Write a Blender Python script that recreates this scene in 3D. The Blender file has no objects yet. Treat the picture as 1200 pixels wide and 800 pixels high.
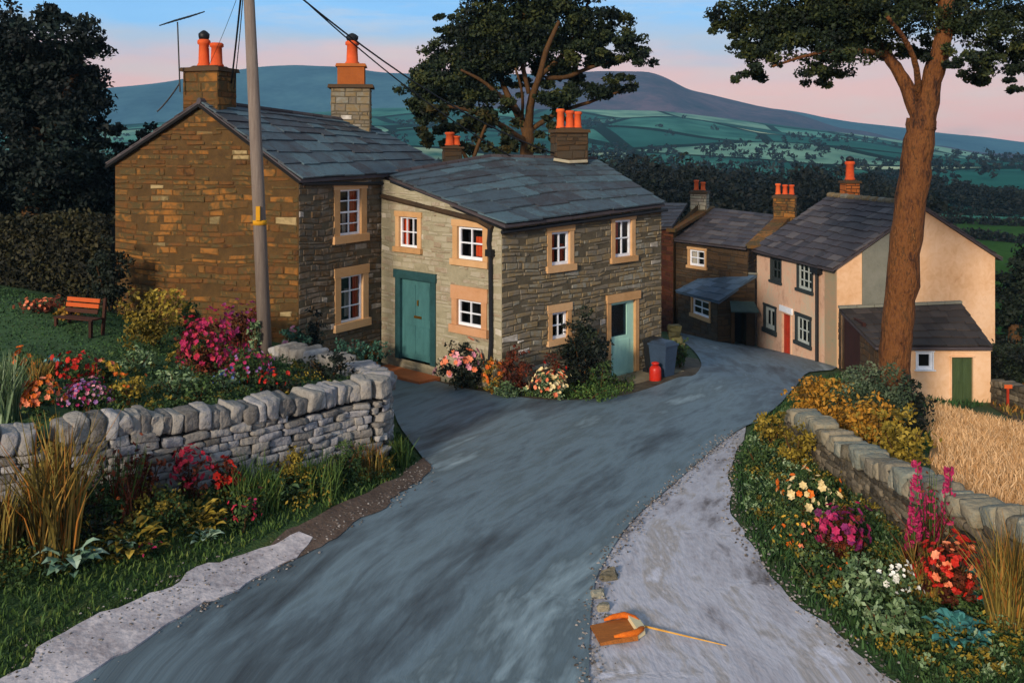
import bpy, math, random
import numpy as np
from mathutils import Vector
from mathutils.geometry import delaunay_2d_cdt
random.seed(7); rng = np.random.default_rng(7)
R = math.radians
F, HZ, EYE = 1100.0, 170.0, 6.0        # lens and horizon in units of the 1200x800 picture; eye height in m
scene = bpy.context.scene
# ------------------------------------------------------------ camera
cd = bpy.data.cameras.new('camera'); cam = bpy.data.objects.new('camera', cd)
scene.collection.objects.link(cam); scene.camera = cam
cam.location = (0, 0, EYE); cam.rotation_euler = (R(90), 0, 0)
cd.sensor_width = 36; cd.lens = F / 1200 * 36; cd.shift_y = -(400 - HZ) / 1200
cd.clip_start = 0.1; cd.clip_end = 9000
# ------------------------------------------------------------ sky and sun
SUN_EL, SUN_AZ = 19, 207               # low evening sun behind the viewer, a little to the left
world = bpy.data.worlds.new('World'); scene.world = world; world.use_nodes = True
nt = world.node_tree; nt.nodes.clear()
def N(t, typ, **kw):
    n = t.nodes.new(typ)
    for k, v in kw.items(): setattr(n, k, v)
    return n
def srgb(h):
    h = h.lstrip('#'); c = [int(h[i:i+2], 16) / 255 for i in (0, 2, 4)]
    return tuple((x / 12.92 if x <= .04045 else ((x + .055) / 1.055) ** 2.4) for x in c) + (1,)
out = N(nt, 'ShaderNodeOutputWorld'); add = N(nt, 'ShaderNodeAddShader')
sky = N(nt, 'ShaderNodeTexSky', sky_type='NISHITA'); sky.sun_disc = False
sky.sun_elevation = R(SUN_EL); sky.sun_rotation = R(SUN_AZ)
b1 = N(nt, 'ShaderNodeBackground'); b1.inputs[1].default_value = 0.012
b2 = N(nt, 'ShaderNodeBackground'); b2.inputs[1].default_value = 1.0
tc = N(nt, 'ShaderNodeTexCoord'); sx = N(nt, 'ShaderNodeSeparateXYZ'); rp = N(nt, 'ShaderNodeValToRGB')
nz = N(nt, 'ShaderNodeTexNoise'); nz.inputs['Scale'].default_value = 7; nz.inputs['Detail'].default_value = 6
mp = N(nt, 'ShaderNodeMapping'); mp.inputs['Scale'].default_value = (1, 1, 5)
ma = N(nt, 'ShaderNodeMath', operation='MULTIPLY_ADD'); ma.inputs[1].default_value = .08; ma.inputs[2].default_value = -.04
ad = N(nt, 'ShaderNodeMath', operation='ADD')
L = nt.links.new
L(tc.outputs['Generated'], sx.inputs[0]); L(tc.outputs['Generated'], mp.inputs[0]); L(mp.outputs[0], nz.inputs['Vector'])
L(nz.outputs['Fac'], ma.inputs[0]); L(sx.outputs['Z'], ad.inputs[0]); L(ma.outputs[0], ad.inputs[1]); L(ad.outputs[0], rp.inputs[0])
el = rp.color_ramp.elements
stops = [(0, '#a08a90'), (.01, '#eaa89c'), (.06, '#f0b4a6'), (.088, '#dcb6b4'), (.11, '#acb8cc'), (.14, '#80b8ea'), (.2, '#64a2e0'), (.3, '#7c9cbc'), (1, '#76848e')]
el[0].position, el[0].color = stops[0][0], srgb(stops[0][1]); el[1].position, el[1].color = 1, srgb(stops[-1][1])
for p, c in stops[1:-1]:
    e = el.new(p); e.color = srgb(c)
L(sky.outputs[0], b1.inputs[0]); cn = N(nt, 'ShaderNodeTexNoise'); cn.inputs['Scale'].default_value = 3.2; cn.inputs['Detail'].default_value = 7; cn.inputs['Roughness'].default_value = .62
cm_ = N(nt, 'ShaderNodeMapping'); cm_.inputs['Scale'].default_value = (1.2, 1.2, 9); cr = N(nt, 'ShaderNodeValToRGB'); cr.color_ramp.elements[0].position = .48; cr.color_ramp.elements[1].position = .72
cr.color_ramp.elements[0].color = (0, 0, 0, 1); cr.color_ramp.elements[1].color = (.6, .6, .6, 1); cx = N(nt, 'ShaderNodeMix', data_type='RGBA'); cx.inputs[7].default_value = srgb('#d8c8bc')
L(tc.outputs['Generated'], cm_.inputs[0]); L(cm_.outputs[0], cn.inputs['Vector']); L(cn.outputs['Fac'], cr.inputs[0]); L(cr.outputs[0], cx.inputs[0]); L(rp.outputs[0], cx.inputs[6]); L(cx.outputs[2], b2.inputs[0]); L(b1.outputs[0], add.inputs[0]); L(b2.outputs[0], add.inputs[1]); L(add.outputs[0], out.inputs[0])
sd = bpy.data.lights.new('sun', 'SUN'); sd.energy = 3.2; sd.angle = R(7); sd.color = (1, .84, .66)
sun = bpy.data.objects.new('sun', sd); scene.collection.objects.link(sun)
dvec = Vector((math.sin(R(SUN_AZ)) * math.cos(R(SUN_EL)), math.cos(R(SUN_AZ)) * math.cos(R(SUN_EL)), math.sin(R(SUN_EL))))
sun.rotation_euler = dvec.to_track_quat('Z', 'Y').to_euler(); sun.location = (-10, -20, 20)
scene.view_settings.view_transform = 'Standard'; scene.view_settings.look = 'None'
scene.view_settings.exposure = 0.35; scene.view_settings.gamma = 1; scene.view_settings.use_curve_mapping = False
scene.render.engine = 'CYCLES'
scene.cycles.max_bounces = 5; scene.cycles.volume_bounces = 0; scene.cycles.transparent_max_bounces = 8

# ------------------------------------------------------------ helpers
def P(px, py, Y): return np.array([(px - 600) / F * Y, Y, EYE + (HZ - py) / F * Y])
def XY(px, Y): return ((px - 600) / F * Y, Y)
def ZR(rel): return EYE + rel
class MB:
    def __init__(s): s.v = []; s.f = []; s.r = []; s.n = 0
    def add(s, verts, faces, r=None):
        verts = np.asarray(verts, float).reshape(-1, 3)
        s.v.append(verts); b = s.n; s.n += len(verts)
        r = random.random() if r is None else r
        for f in faces: s.f.append([i + b for i in f]); s.r.append(r)
    def quads(s, V, r):                     # V (n,4,3), r (n,)
        n = len(V)
        if n == 0: return
        s.v.append(V.reshape(-1, 3)); b = s.n; s.n += 4 * n
        s.f.extend((np.arange(4 * n).reshape(-1, 4) + b).tolist()); s.r.extend(list(r))
    def box(s, a, b, r=None):
        x0, y0, z0 = a; x1, y1, z1 = b
        s.hexa([(x0,y0,z0),(x1,y0,z0),(x1,y1,z0),(x0,y1,z0),(x0,y0,z1),(x1,y0,z1),(x1,y1,z1),(x0,y1,z1)], r)
    def hexa(s, v, r=None):
        s.add(v, [(0,3,2,1),(4,5,6,7),(0,1,5,4),(1,2,6,5),(2,3,7,6),(3,0,4,7)], r)
    def tube(s, pts, rad, seg=8, r=None, cap=True, flare=None):
        pts = [Vector(p) for p in pts]; n = len(pts)
        rad = [rad] * n if not hasattr(rad, '__len__') else rad
        V = []; up = Vector((0.13, .97, .2))
        for i, p in enumerate(pts):
            t = (pts[min(i+1, n-1)] - pts[max(i-1, 0)]).normalized()
            a = t.cross(up)
            if a.length < 1e-3: a = t.cross(Vector((1, 0, 0)))
            a.normalize(); b = t.cross(a)
            for k in range(seg):
                w = 2 * math.pi * k / seg
                V.append(p + (a * math.cos(w) + b * math.sin(w)) * rad[i])
        Fc = [(i*seg+k, i*seg+(k+1) % seg, (i+1)*seg+(k+1) % seg, (i+1)*seg+k) for i in range(n-1) for k in range(seg)]
        if cap: Fc += [tuple(range(seg))[::-1], tuple((n-1)*seg+k for k in range(seg))]
        s.add([tuple(v) for v in V], Fc, r)
    def lathe(s, c, prof, seg=14, r=None):   # prof: (radius, z)
        c = Vector(c); V = []
        for rr, z in prof:
            for k in range(seg):
                w = 2 * math.pi * k / seg; V.append((c.x + rr*math.cos(w), c.y + rr*math.sin(w), c.z + z))
        n = len(prof)
        Fc = [(i*seg+k, i*seg+(k+1) % seg, (i+1)*seg+(k+1) % seg, (i+1)*seg+k) for i in range(n-1) for k in range(seg)]
        Fc += [tuple(range(seg))[::-1], tuple((n-1)*seg+k for k in range(seg))]
        s.add(V, Fc, r)
def empty(name, loc, label=None, cat=None, group=None, kind=None):
    o = bpy.data.objects.new(name, None); o.location = tuple(map(float, loc)); o.empty_display_size = .3
    scene.collection.objects.link(o); return tag(o, label, cat, group, kind)
def tag(o, label=None, cat=None, group=None, kind=None):
    if label: o['label'] = label
    if cat: o['category'] = cat
    if group: o['group'] = group
    if kind: o['kind'] = kind
    return o
def root_loc(o):
    while o.parent: o = o.parent
    return np.array(o.location)
def obj(name, mb, mat, parent=None, smooth=False, loc=None, uv=None, origin=None):
    me = bpy.data.meshes.new(name)
    V = np.concatenate(mb.v) if mb.v else np.zeros((0, 3))
    base = root_loc(parent) if parent is not None else (np.array(origin, float) if origin is not None else (np.array([(V[:,0].min()+V[:,0].max())/2, (V[:,1].min()+V[:,1].max())/2, V[:,2].min()]) if loc == 'base' else np.zeros(3)))
    me.from_pydata((V - base).tolist(), [], mb.f)
    at = me.attributes.new('rnd', 'FLOAT', 'FACE'); at.data.foreach_set('value', np.array(mb.r, dtype=np.float32))
    if smooth: me.polygons.foreach_set('use_smooth', [True] * len(me.polygons))
    if uv is not None:
        ul = me.uv_layers.new(name='UVMap'); li = np.zeros(len(me.loops), dtype=np.int32); me.loops.foreach_get('vertex_index', li)
        ul.data.foreach_set('uv', uv[li].astype(np.float32).ravel())
    me.materials.append(mat); me.validate(); me.update()
    o = bpy.data.objects.new(name, me); scene.collection.objects.link(o)
    if parent is not None:
        o.parent = parent
        if parent.parent is not None or parent.type == 'MESH': pass
    else: o.location = tuple(base)
    if parent is not None and parent.type == 'MESH' and parent.parent is None: pass
    return o
# ------------------------------------------------------------ materials
MC = {}
def mat(name, cols, w=.5, scale=3.0, stretch=(1, 1, 1), rough=.85, bump=.3, bscale=30, metal=0, uv=False, spec=.3, detail=5, pos=None, contrast=1.6, bdist=.02, fine=.35):
    if name in MC: return MC[name]
    m = bpy.data.materials.new(name); m.use_nodes = True; t = m.node_tree; t.nodes.clear(); l = t.links.new
    o = N(t, 'ShaderNodeOutputMaterial'); p = N(t, 'ShaderNodeBsdfPrincipled')
    p.inputs['Roughness'].default_value = rough; p.inputs['Metallic'].default_value = metal; p.inputs['Specular IOR Level'].default_value = spec
    c = N(t, 'ShaderNodeTexCoord'); mpn = N(t, 'ShaderNodeMapping'); mpn.inputs['Scale'].default_value = stretch
    n1 = N(t, 'ShaderNodeTexNoise'); n1.inputs['Scale'].default_value = scale; n1.inputs['Detail'].default_value = detail; n1.inputs['Roughness'].default_value = .65
    a = N(t, 'ShaderNodeAttribute'); a.attribute_name = 'rnd'; a.attribute_type = 'GEOMETRY'
    l(c.outputs['UV' if uv else 'Object'], mpn.inputs[0]); l(mpn.outputs[0], n1.inputs['Vector'])
    m1 = N(t, 'ShaderNodeMath', operation='MULTIPLY_ADD'); m1.inputs[1].default_value = contrast * (1 - w); m1.inputs[2].default_value = .5 * (1 - w) - .5 * contrast * (1 - w)
    m2 = N(t, 'ShaderNodeMath', operation='MULTIPLY_ADD'); m2.inputs[1].default_value = w
    n3 = N(t, 'ShaderNodeTexNoise'); n3.inputs['Scale'].default_value = scale * 6.5; n3.inputs['Detail'].default_value = 3; n3.inputs['Distortion'].default_value = 1.2; l(mpn.outputs[0], n3.inputs['Vector'])
    mxn = N(t, 'ShaderNodeMix'); mxn.inputs[0].default_value = fine; l(n1.outputs['Fac'], mxn.inputs[2]); l(n3.outputs['Fac'], mxn.inputs[3])
    l(mxn.outputs[0], m1.inputs[0]); l(a.outputs['Fac'], m2.inputs[0]); l(m1.outputs[0], m2.inputs[2])
    r = N(t, 'ShaderNodeValToRGB'); e = r.color_ramp.elements
    cs = [srgb(x) for x in cols]; ps = pos or [i / max(1, len(cs)-1) for i in range(len(cs))]
    e[0].position, e[0].color = ps[0], cs[0]; e[1].position, e[1].color = ps[-1], cs[-1]
    for q, cc in list(zip(ps, cs))[1:-1]:
        k = e.new(q); k.color = cc
    l(m2.outputs[0], r.inputs[0]); l(r.outputs[0], p.inputs['Base Color'])
    if bump:
        n2 = N(t, 'ShaderNodeTexNoise'); n2.inputs['Scale'].default_value = bscale; n2.inputs['Detail'].default_value = 4
        l(mpn.outputs[0], n2.inputs['Vector'])
        b = N(t, 'ShaderNodeBump'); b.inputs['Strength'].default_value = bump; b.inputs['Distance'].default_value = bdist
        l(n2.outputs['Fac'], b.inputs['Height']); l(b.outputs[0], p.inputs['Normal'])
    l(p.outputs[0], o.inputs[0]); MC[name] = m; return m
def leafmat(name, cols, rough=.7, transl=.12):
    if name in MC: return MC[name]
    m = mat(name, cols, w=.8, scale=2.2, rough=rough, bump=0, spec=.25)
    p = [n for n in m.node_tree.nodes if n.type == 'BSDF_PRINCIPLED'][0]
    return m
M_STONE_WARM = mat('stone_warm', ['#17110a', '#34230f', '#64401a', '#463c20', '#8c5a22', '#665838', '#9c8860'], w=.34, contrast=2.3, scale=.6, bump=.6, bscale=14)
M_STONE_GREY = mat('stone_grey', ['#2a2620', '#4d443a', '#5e574c', '#574228', '#76695a', '#8c8578', '#a59c92'], w=.34, contrast=2.3, scale=.6, bump=.6, bscale=14)
M_STONE_PALE = mat('stone_pale', ['#5c5846', '#86806a', '#99927a', '#a29a86', '#8c7c66', '#a8a090', '#bcb4a2'], w=.42, scale=1.3, bump=.5, bscale=14)
M_STONE_MID = mat('stone_mid', ['#38332a', '#5a5346', '#6e6658', '#7a6848', '#7a786c', '#989084', '#c0bab0'], w=.34, contrast=2.3, scale=.6, bump=.6, bscale=14)
M_STONE_DARK = mat('stone_dark', ['#1c1710', '#33271a', '#4a3620', '#3d352a', '#5a4830'], w=.5, scale=1.1, bump=.6, bscale=14)
M_MORTAR_W = mat('mortar_warm', ['#281c0d', '#4c3718', '#664a24'], w=0, scale=3, bump=.5)
M_MORTAR_G = mat('mortar_grey', ['#332e24', '#544c3c', '#6b6350'], w=0, scale=3, bump=.5)
M_MORTAR_P = mat('mortar_pale', ['#6a6450', '#918a72', '#a49c84'], w=0, scale=3, bump=.5)
M_MORTAR_D = mat('mortar_dark', ['#17120c', '#30261a', '#443522'], w=0, scale=3, bump=.5)
M_SLATE = mat('slate', ['#1e1e22', '#34353a', '#465660', '#38363a', '#506872', '#454246', '#6a8088'], w=.55, scale=2.5, bump=.5, rough=.6, bscale=9)
M_SLATE_BR = mat('slate_brown', ['#211e20', '#332d30', '#463f42', '#3a3436', '#5a5250', '#4b4a52'], w=.7, scale=2.5, bump=.5, rough=.65, bscale=9)
M_SLATE_BLUE = mat('slate_blue', ['#34414f', '#475a6c', '#5a7088'], w=.7, scale=2.5, bump=.4, rough=.6)
M_RENDER_PINK = mat('render_pink', ['#7c6450', '#b8927a', '#d0a88c', '#c0ac92', '#d4b8a0'], w=0, contrast=2.2, scale=.7, bump=.35, bscale=12, stretch=(1, 1, .7))
M_RENDER_PEACH = mat('render_peach', ['#9a7454', '#cc9e72', '#dab088', '#e2bc98', '#caa07c'], w=0, contrast=1.8, scale=.55, bump=.35, bscale=12)
M_RENDER_GREY = mat('render_grey', ['#5e5f56', '#747468', '#84827a'], w=0, scale=1.5, bump=.3, bscale=12)
M_OCHRE = mat('dressed_stone', ['#8c6a44', '#b48a5c', '#c49c70', '#d2b088'], w=.4, scale=3, bump=.35, bscale=20)
M_OCHRE_PINK = mat('dressed_stone_pink', ['#8c6040', '#b88860', '#c89c7c'], w=.3, scale=3, bump=.35)
M_WHITE = mat('white_paint', ['#b8c0cc', '#dde2ea', '#eceef2'], w=0, scale=6, bump=.15, rough=.45)
M_TEAL = mat('teal_paint', ['#2c4e50', '#3c686a', '#4a7a7a'], w=0, scale=2, stretch=(2, 2, .6), bump=.2, rough=.5)
M_TEAL_D = mat('dark_teal_paint', ['#16302f', '#234447', '#30565a'], w=0, scale=2, bump=.2, rough=.5)
M_TEAL_L = mat('pale_green_paint', ['#84b0a4', '#9cc8b8', '#b0d8c8'], w=0, scale=3, stretch=(2, 2, .6), bump=.2, rough=.5)
M_GREEN_P = mat('green_paint', ['#22301a', '#3a4a2a', '#4a5c38'], w=0, scale=3, stretch=(3, 3, .5), bump=.3, rough=.6)
M_RED_P = mat('red_paint', ['#7c1f10', '#a83018', '#bc4024'], w=0, scale=3, bump=.2, rough=.5)
M_CURT = mat('curtain_red', ['#b03010', '#dc5020', '#ec7840'], w=.3, scale=4, stretch=(6, 6, 1), bump=.4)
M_CURT_W = mat('curtain_pale', ['#b0a898', '#e0d8c8'], w=.3, scale=4, stretch=(6, 6, 1), bump=.4)
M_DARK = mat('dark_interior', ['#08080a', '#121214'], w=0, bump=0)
M_IRON = mat('black_iron', ['#0c0d10', '#1c1e22'], w=0, scale=8, bump=.2, rough=.5)
M_POT = mat('terracotta', ['#8c2c14', '#c04a20', '#d8602c', '#b83c1c'], w=.4, scale=6, bump=.3, bscale=20)
M_POLE = mat('pole_wood', ['#4a423c', '#6c6058', '#80746a', '#908a84'], w=0, scale=3, stretch=(8, 8, .5), bump=.5)
M_YELLOW = mat('yellow_band', ['#b07c10', '#d49a1c'], w=0, bump=.2)
M_BARK = mat('bark', ['#140b06', '#301b0d', '#5a3518', '#6e441f', '#3e2713', '#946434'], w=0, scale=1.4, stretch=(2.2, 2.2, .8), bump=1.0, bscale=6, bdist=.09, contrast=2.6)
M_BARK_D = mat('bark_dark', ['#22160c', '#4a3218', '#6c4a22'], w=0, scale=4, stretch=(3, 3, .7), bump=.8, bscale=7)
M_DRY = mat('drystone', ['#201d1a', '#4c4842', '#706c68', '#918c84', '#7e7e84', '#aca8a2', '#c8c2b8'], w=.6, contrast=2.0, scale=4.5, bump=1.0, bscale=13, bdist=.035, pos=[0, .12, .3, .5, .65, .85, 1])
M_DRY_W = mat('drystone_warm', ['#241e16', '#57503e', '#777062', '#8c826c', '#6e746c', '#a09680', '#b8ac94'], w=.6, contrast=2.0, scale=4.5, bump=1.0, bscale=13, bdist=.035)
M_DRY_D = mat('drystone_dark', ['#16130e', '#38332a', '#544c3e', '#6c6252', '#807664'], w=.6, contrast=2.0, scale=4.5, bump=1.0, bscale=13, bdist=.035)
M_ORANGE_SLAB = mat('doorstep_stone', ['#8c4a24', '#b8683a', '#c88a60'], w=.2, scale=3, bump=.4)
M_BRICK = mat('chimney_brick', ['#5c2a10', '#8c4a1c', '#a85c24', '#6c4a2c'], w=.6, scale=4, bump=.4)
M_BIN = mat('bin_plastic', ['#1e2836', '#2e3d50', '#3d5068'], w=.3, scale=3, bump=.1, rough=.45)
M_RED_PLASTIC = mat('red_plastic', ['#a01c10', '#c83020'], w=0, scale=3, bump=.1, rough=.4)
M_ORANGE_W = mat('orange_wood', ['#6c2a10', '#b04c1c', '#c8602a'], w=.5, scale=5, bump=.3)
M_BROWN_W = mat('brown_wood', ['#1c0e08', '#381c10', '#4c2a18'], w=.5, scale=5, bump=.3)
def glassmat():
    m = bpy.data.materials.new('window_glass'); m.use_nodes = True; t = m.node_tree; t.nodes.clear()
    o = N(t, 'ShaderNodeOutputMaterial'); mx = N(t, 'ShaderNodeMixShader'); tr = N(t, 'ShaderNodeBsdfTransparent'); g = N(t, 'ShaderNodeBsdfGlossy')
    g.inputs['Roughness'].default_value = .12; g.inputs['Color'].default_value = (.8, .85, .9, 1); tr.inputs[0].default_value = (.8, .82, .85, 1)
    fr = N(t, 'ShaderNodeFresnel'); fr.inputs[0].default_value = 1.45
    t.links.new(fr.outputs[0], mx.inputs[0]); t.links.new(tr.outputs[0], mx.inputs[1]); t.links.new(g.outputs[0], mx.inputs[2]); t.links.new(mx.outputs[0], o.inputs[0]); return m
M_GLASS = glassmat()

# ------------------------------------------------------------ terrain
def tps(pts):
    A = np.array(pts, float); n = len(A); xy = A[:, :2]; z = A[:, 2]
    d = np.linalg.norm(xy[:, None] - xy[None], axis=2); K = np.where(d > 0, d**2 * np.log(d + 1e-9), 0) + np.eye(n) * .3
    Q = np.hstack([np.ones((n, 1)), xy]); S = np.zeros((n+3, n+3)); S[:n, :n] = K; S[:n, n:] = Q; S[n:, :n] = Q.T
    w = np.linalg.solve(S, np.concatenate([z, np.zeros(3)]))
    def f(x, y):
        x = np.asarray(x, float); y = np.asarray(y, float); sh = x.shape; x = x.ravel(); y = y.ravel(); o = np.zeros(len(x))
        for i in range(0, len(x), 20000):
            X = x[i:i+20000]; Y = y[i:i+20000]; d = np.hypot(X[:, None] - xy[:, 0], Y[:, None] - xy[:, 1])
            o[i:i+20000] = (d**2 * np.log(d + 1e-9)) @ w[:n] + w[n] + w[n+1]*X + w[n+2]*Y
        return o.reshape(sh)
    return f
cp = [(0,6,-6),(600,6,-6),(1200,6,-6),(-900,6,-5.8),(2100,6,-5.8),(600,-12,-6),(3000,-12,-5.8),(-2000,-12,-5.8),
 (80,10.5,-6),(400,10.5,-6),(690,10.5,-6),(1040,10.5,-6),(-150,10.5,-5.7),(1350,10.5,-5.75),
 (300,13.1,-5.98),(600,13,-6),(860,14,-6),(497,17.5,-5.97),(700,17.5,-6.05),(870,21,-6.3),(1010,16.5,-6.1),(1080,14.3,-6),(1200,12,-5.9),
 (230,15,-5.32),(330,16,-5.5),(75,13.8,-5.12),(-60,13,-5.05),(400,17,-5.8),(447,20,-6.02),(450,25.5,-6.12),(350,22.5,-6.0),(588,22.8,-6.01),(775,27,-6.35),(730,26,-6.42),(730,24.5,-6.33),
 (690,22,-6.1),(820,25,-6.3),(800,27.5,-6.47),(820,30,-6.95),(820,36,-7.85),(810,44,-9.0),(870,36,-8.1),(880,43,-9.2),(797,47,-9.4),
 (925,28,-7.2),(935,33,-7.9),(981,36,-8.54),(900,31,-7.45),(1150,17,-6.2),(1150,23,-7.2),(1125,31,-8.5),(1240,20,-6.8),(1045,23.5,-7.1),
 (1200,40,-9.6),(1400,30,-8.2),(0,30,-4.4),(-300,30,-4.4),(0,60,-9),(400,45,-8),(600,45,-8.6),(900,60,-12.2),(1200,60,-12.2),(600,60,-11.5),(1700,60,-12.5),(-400,60,-9),(-300,18,-5)]
NEAR = tps([(XY(p, Y) if Y > 0 else ((p-600)/60.0, Y)) + (ZR(z),) for p, Y, z in cp])
FAR_Y = [55, 75, 220, 300, 500, 700, 900, 1200, 1500]
def lerp_tab(x, xs, ys): return np.interp(x, xs, ys)
BP_X = [-400, 0, 150, 450, 780, 885, 1000, 1100, 1200, 1700]; BP_Y = [150, 148, 146, 126, 130, 143, 157, 172, 190, 215]
def far(x, y):
    y1 = np.maximum(y, 1.0); px = 600 + F * x / y1
    top = (HZ - lerp_tab(px, BP_X, BP_Y)) / F * 1200       # rel z at Y=1200
    z = np.interp(y, [50, 75, 220, 320, 500], [-12.5, -13, -13.5, -13, -11])
    t = np.clip((y - 450) / 750, 0, 1); z2 = -11 + (top + 11) * (t ** 1.15)
    z2 = z2 + 2.2 * np.sin(x * .013 + y * .006) * np.clip((y - 300) / 300, 0, 1) * np.clip((1250 - y) / 300, 0, 1) + 1.5 * np.sin(x*.031 - y*.017) * np.clip((y-350)/300, 0, 1) * np.clip((1250 - y) / 300, 0, 1)
    return EYE + np.where(y < 450, z, z2)
def terr(x, y):
    x = np.asarray(x, float); y = np.asarray(y, float); t = np.clip((y - 52) / 22, 0, 1); t = t*t*(3-2*t)
    xc = np.clip(x, -60, 75); yc = np.clip(y, -12, 80)
    return NEAR(xc, yc) * (1 - t) + far(x, y) * t
def T(x, y): return float(terr(np.array([x]), np.array([y]))[0])
GAR = tps([XY(p, Y) + (ZR(z),) for p, Y, z in [(440,17.8,-4.6),(400,17.3,-4.6),(330,16.3,-4.55),(230,15.3,-4.45),(140,14.6,-4.35),(75,14.1,-4.35),(-60,13.2,-4.3),(-250,12.3,-4.3),
  (430,19,-4.7),(380,20.2,-4.8),(330,21.2,-4.85),(350,23.3,-5.0),(420,25,-5.7),(445,26,-6.0),(400,22,-5.2),(250,18.5,-4.42),(180,21,-4.4),(60,20,-4.2),(100,21.5,-4.02),(60,23,-3.78),(0,23.5,-3.74),(0,16.5,-4.1),(135,24.8,-4.5),(-200,20,-4),(-200,26,-3.8),(60,28,-3.9),(200,28,-4.8)]])
def Gd(x, y): return float(GAR(np.array([x]), np.array([y]))[0])
_ys = np.concatenate([np.arange(4, 70, .02)])
def G(px, py, f=None):
    f = f or terr; xs = (px - 600) / F * _ys; z = f(xs, _ys); ray = EYE + (HZ - py) / F * _ys
    i = int(np.argmax(z >= ray)); 
    if not (z >= ray).any(): i = len(_ys) - 1
    return (xs[i], _ys[i])
def sheet_mb(poly, sp, zf, skirt=0, rough=0):
    poly = [tuple(map(float, p)) for p in poly]; pts = []
    for a, b in zip(poly, poly[1:] + poly[:1]):
        n = max(1, int(math.dist(a, b) / sp))
        for i in range(n): pts.append((a[0] + (b[0]-a[0])*i/n, a[1] + (b[1]-a[1])*i/n))
    if rough:
        pn = np.array(pts); k = np.arange(len(pn)); j = rng.normal(0, rough, pn.shape); pts = [tuple(q) for q in pn + j*.6 + .5*(np.roll(j, 1, 0) + np.roll(j, 2, 0))]
    A = np.array(pts); nb = len(A)
    def inside(X, Y):
        r = np.zeros(len(X), bool)
        for (x1, y1), (x2, y2) in zip(pts, pts[1:] + pts[:1]):
            if y1 == y2: continue
            c = ((y1 > Y) != (y2 > Y)) & (X < (x2-x1)*(Y-y1)/(y2-y1)+x1); r ^= c
        return r
    gx, gy = np.meshgrid(np.arange(A[:,0].min(), A[:,0].max(), sp), np.arange(A[:,1].min(), A[:,1].max(), sp))
    gx = gx.ravel() + rng.uniform(-.2, .2, gx.size)*sp; gy = gy.ravel() + rng.uniform(-.2, .2, gy.size)*sp
    k = inside(gx, gy)
    d = np.min(np.hypot(gx[k][:, None] - A[:, 0], gy[k][:, None] - A[:, 1]), axis=1) if k.any() else np.zeros(0)
    B = np.stack([gx[k], gy[k]], 1)[d > sp*.4]
    allp = np.vstack([A, B]); E = [(i, (i+1) % nb) for i in range(nb)]
    v, e, f, ov, oe, of = delaunay_2d_cdt([Vector(p) for p in allp], E, [], 0, 1e-5)
    V = np.array([tuple(q) for q in v]); Fc = np.array([t for t in f if len(t) == 3])
    c = V[Fc].mean(axis=1); Fc = Fc[inside(c[:, 0], c[:, 1])]
    mb = MB(); Z = zf(V[:, 0], V[:, 1])
    mb.add(np.column_stack([V, Z]), Fc.tolist(), .5)
    mb.r = list(rng.random(len(mb.r)))
    if skirt:
        W = np.column_stack([A, zf(A[:,0], A[:,1])]); W2 = W.copy(); W2[:, 2] -= skirt
        mb.add(np.vstack([W, W2]), [(i, (i+1) % nb, (i+1) % nb + nb, i + nb) for i in range(nb)], .5)
    return mb, V
# ground sheet, near
def grid_mb(ys, ss, zf, spread=28):
    Yg, Sg = np.meshgrid(ys, ss, indexing='ij'); Xg = Sg * (np.maximum(Yg, 0) + spread); Z = zf(Xg, Yg)
    V = np.stack([Xg, Yg, Z], -1).reshape(-1, 3); n, m = Yg.shape
    I = np.arange(n*m).reshape(n, m); Fq = np.stack([I[:-1, :-1], I[:-1, 1:], I[1:, 1:], I[1:, :-1]], -1).reshape(-1, 4)
    mb = MB(); mb.v = [V]; mb.n = len(V); mb.f = Fq.tolist(); mb.r = [.5] * len(mb.f); return mb
M_GRASS = mat('grass_ground', ['#16220e', '#24381a', '#304822', '#424822', '#34542c'], w=0, scale=1.6, bump=.8, bscale=20, bdist=.05)
ys = np.concatenate([np.arange(-14, 60, .5), np.arange(60, 130, 2.5)]); ss = np.linspace(-1.15, 1.15, 190)
tag(obj('ground', grid_mb(ys, ss, lambda x, y: terr(x, y)), M_GRASS, smooth=True), kind='structure')
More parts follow.
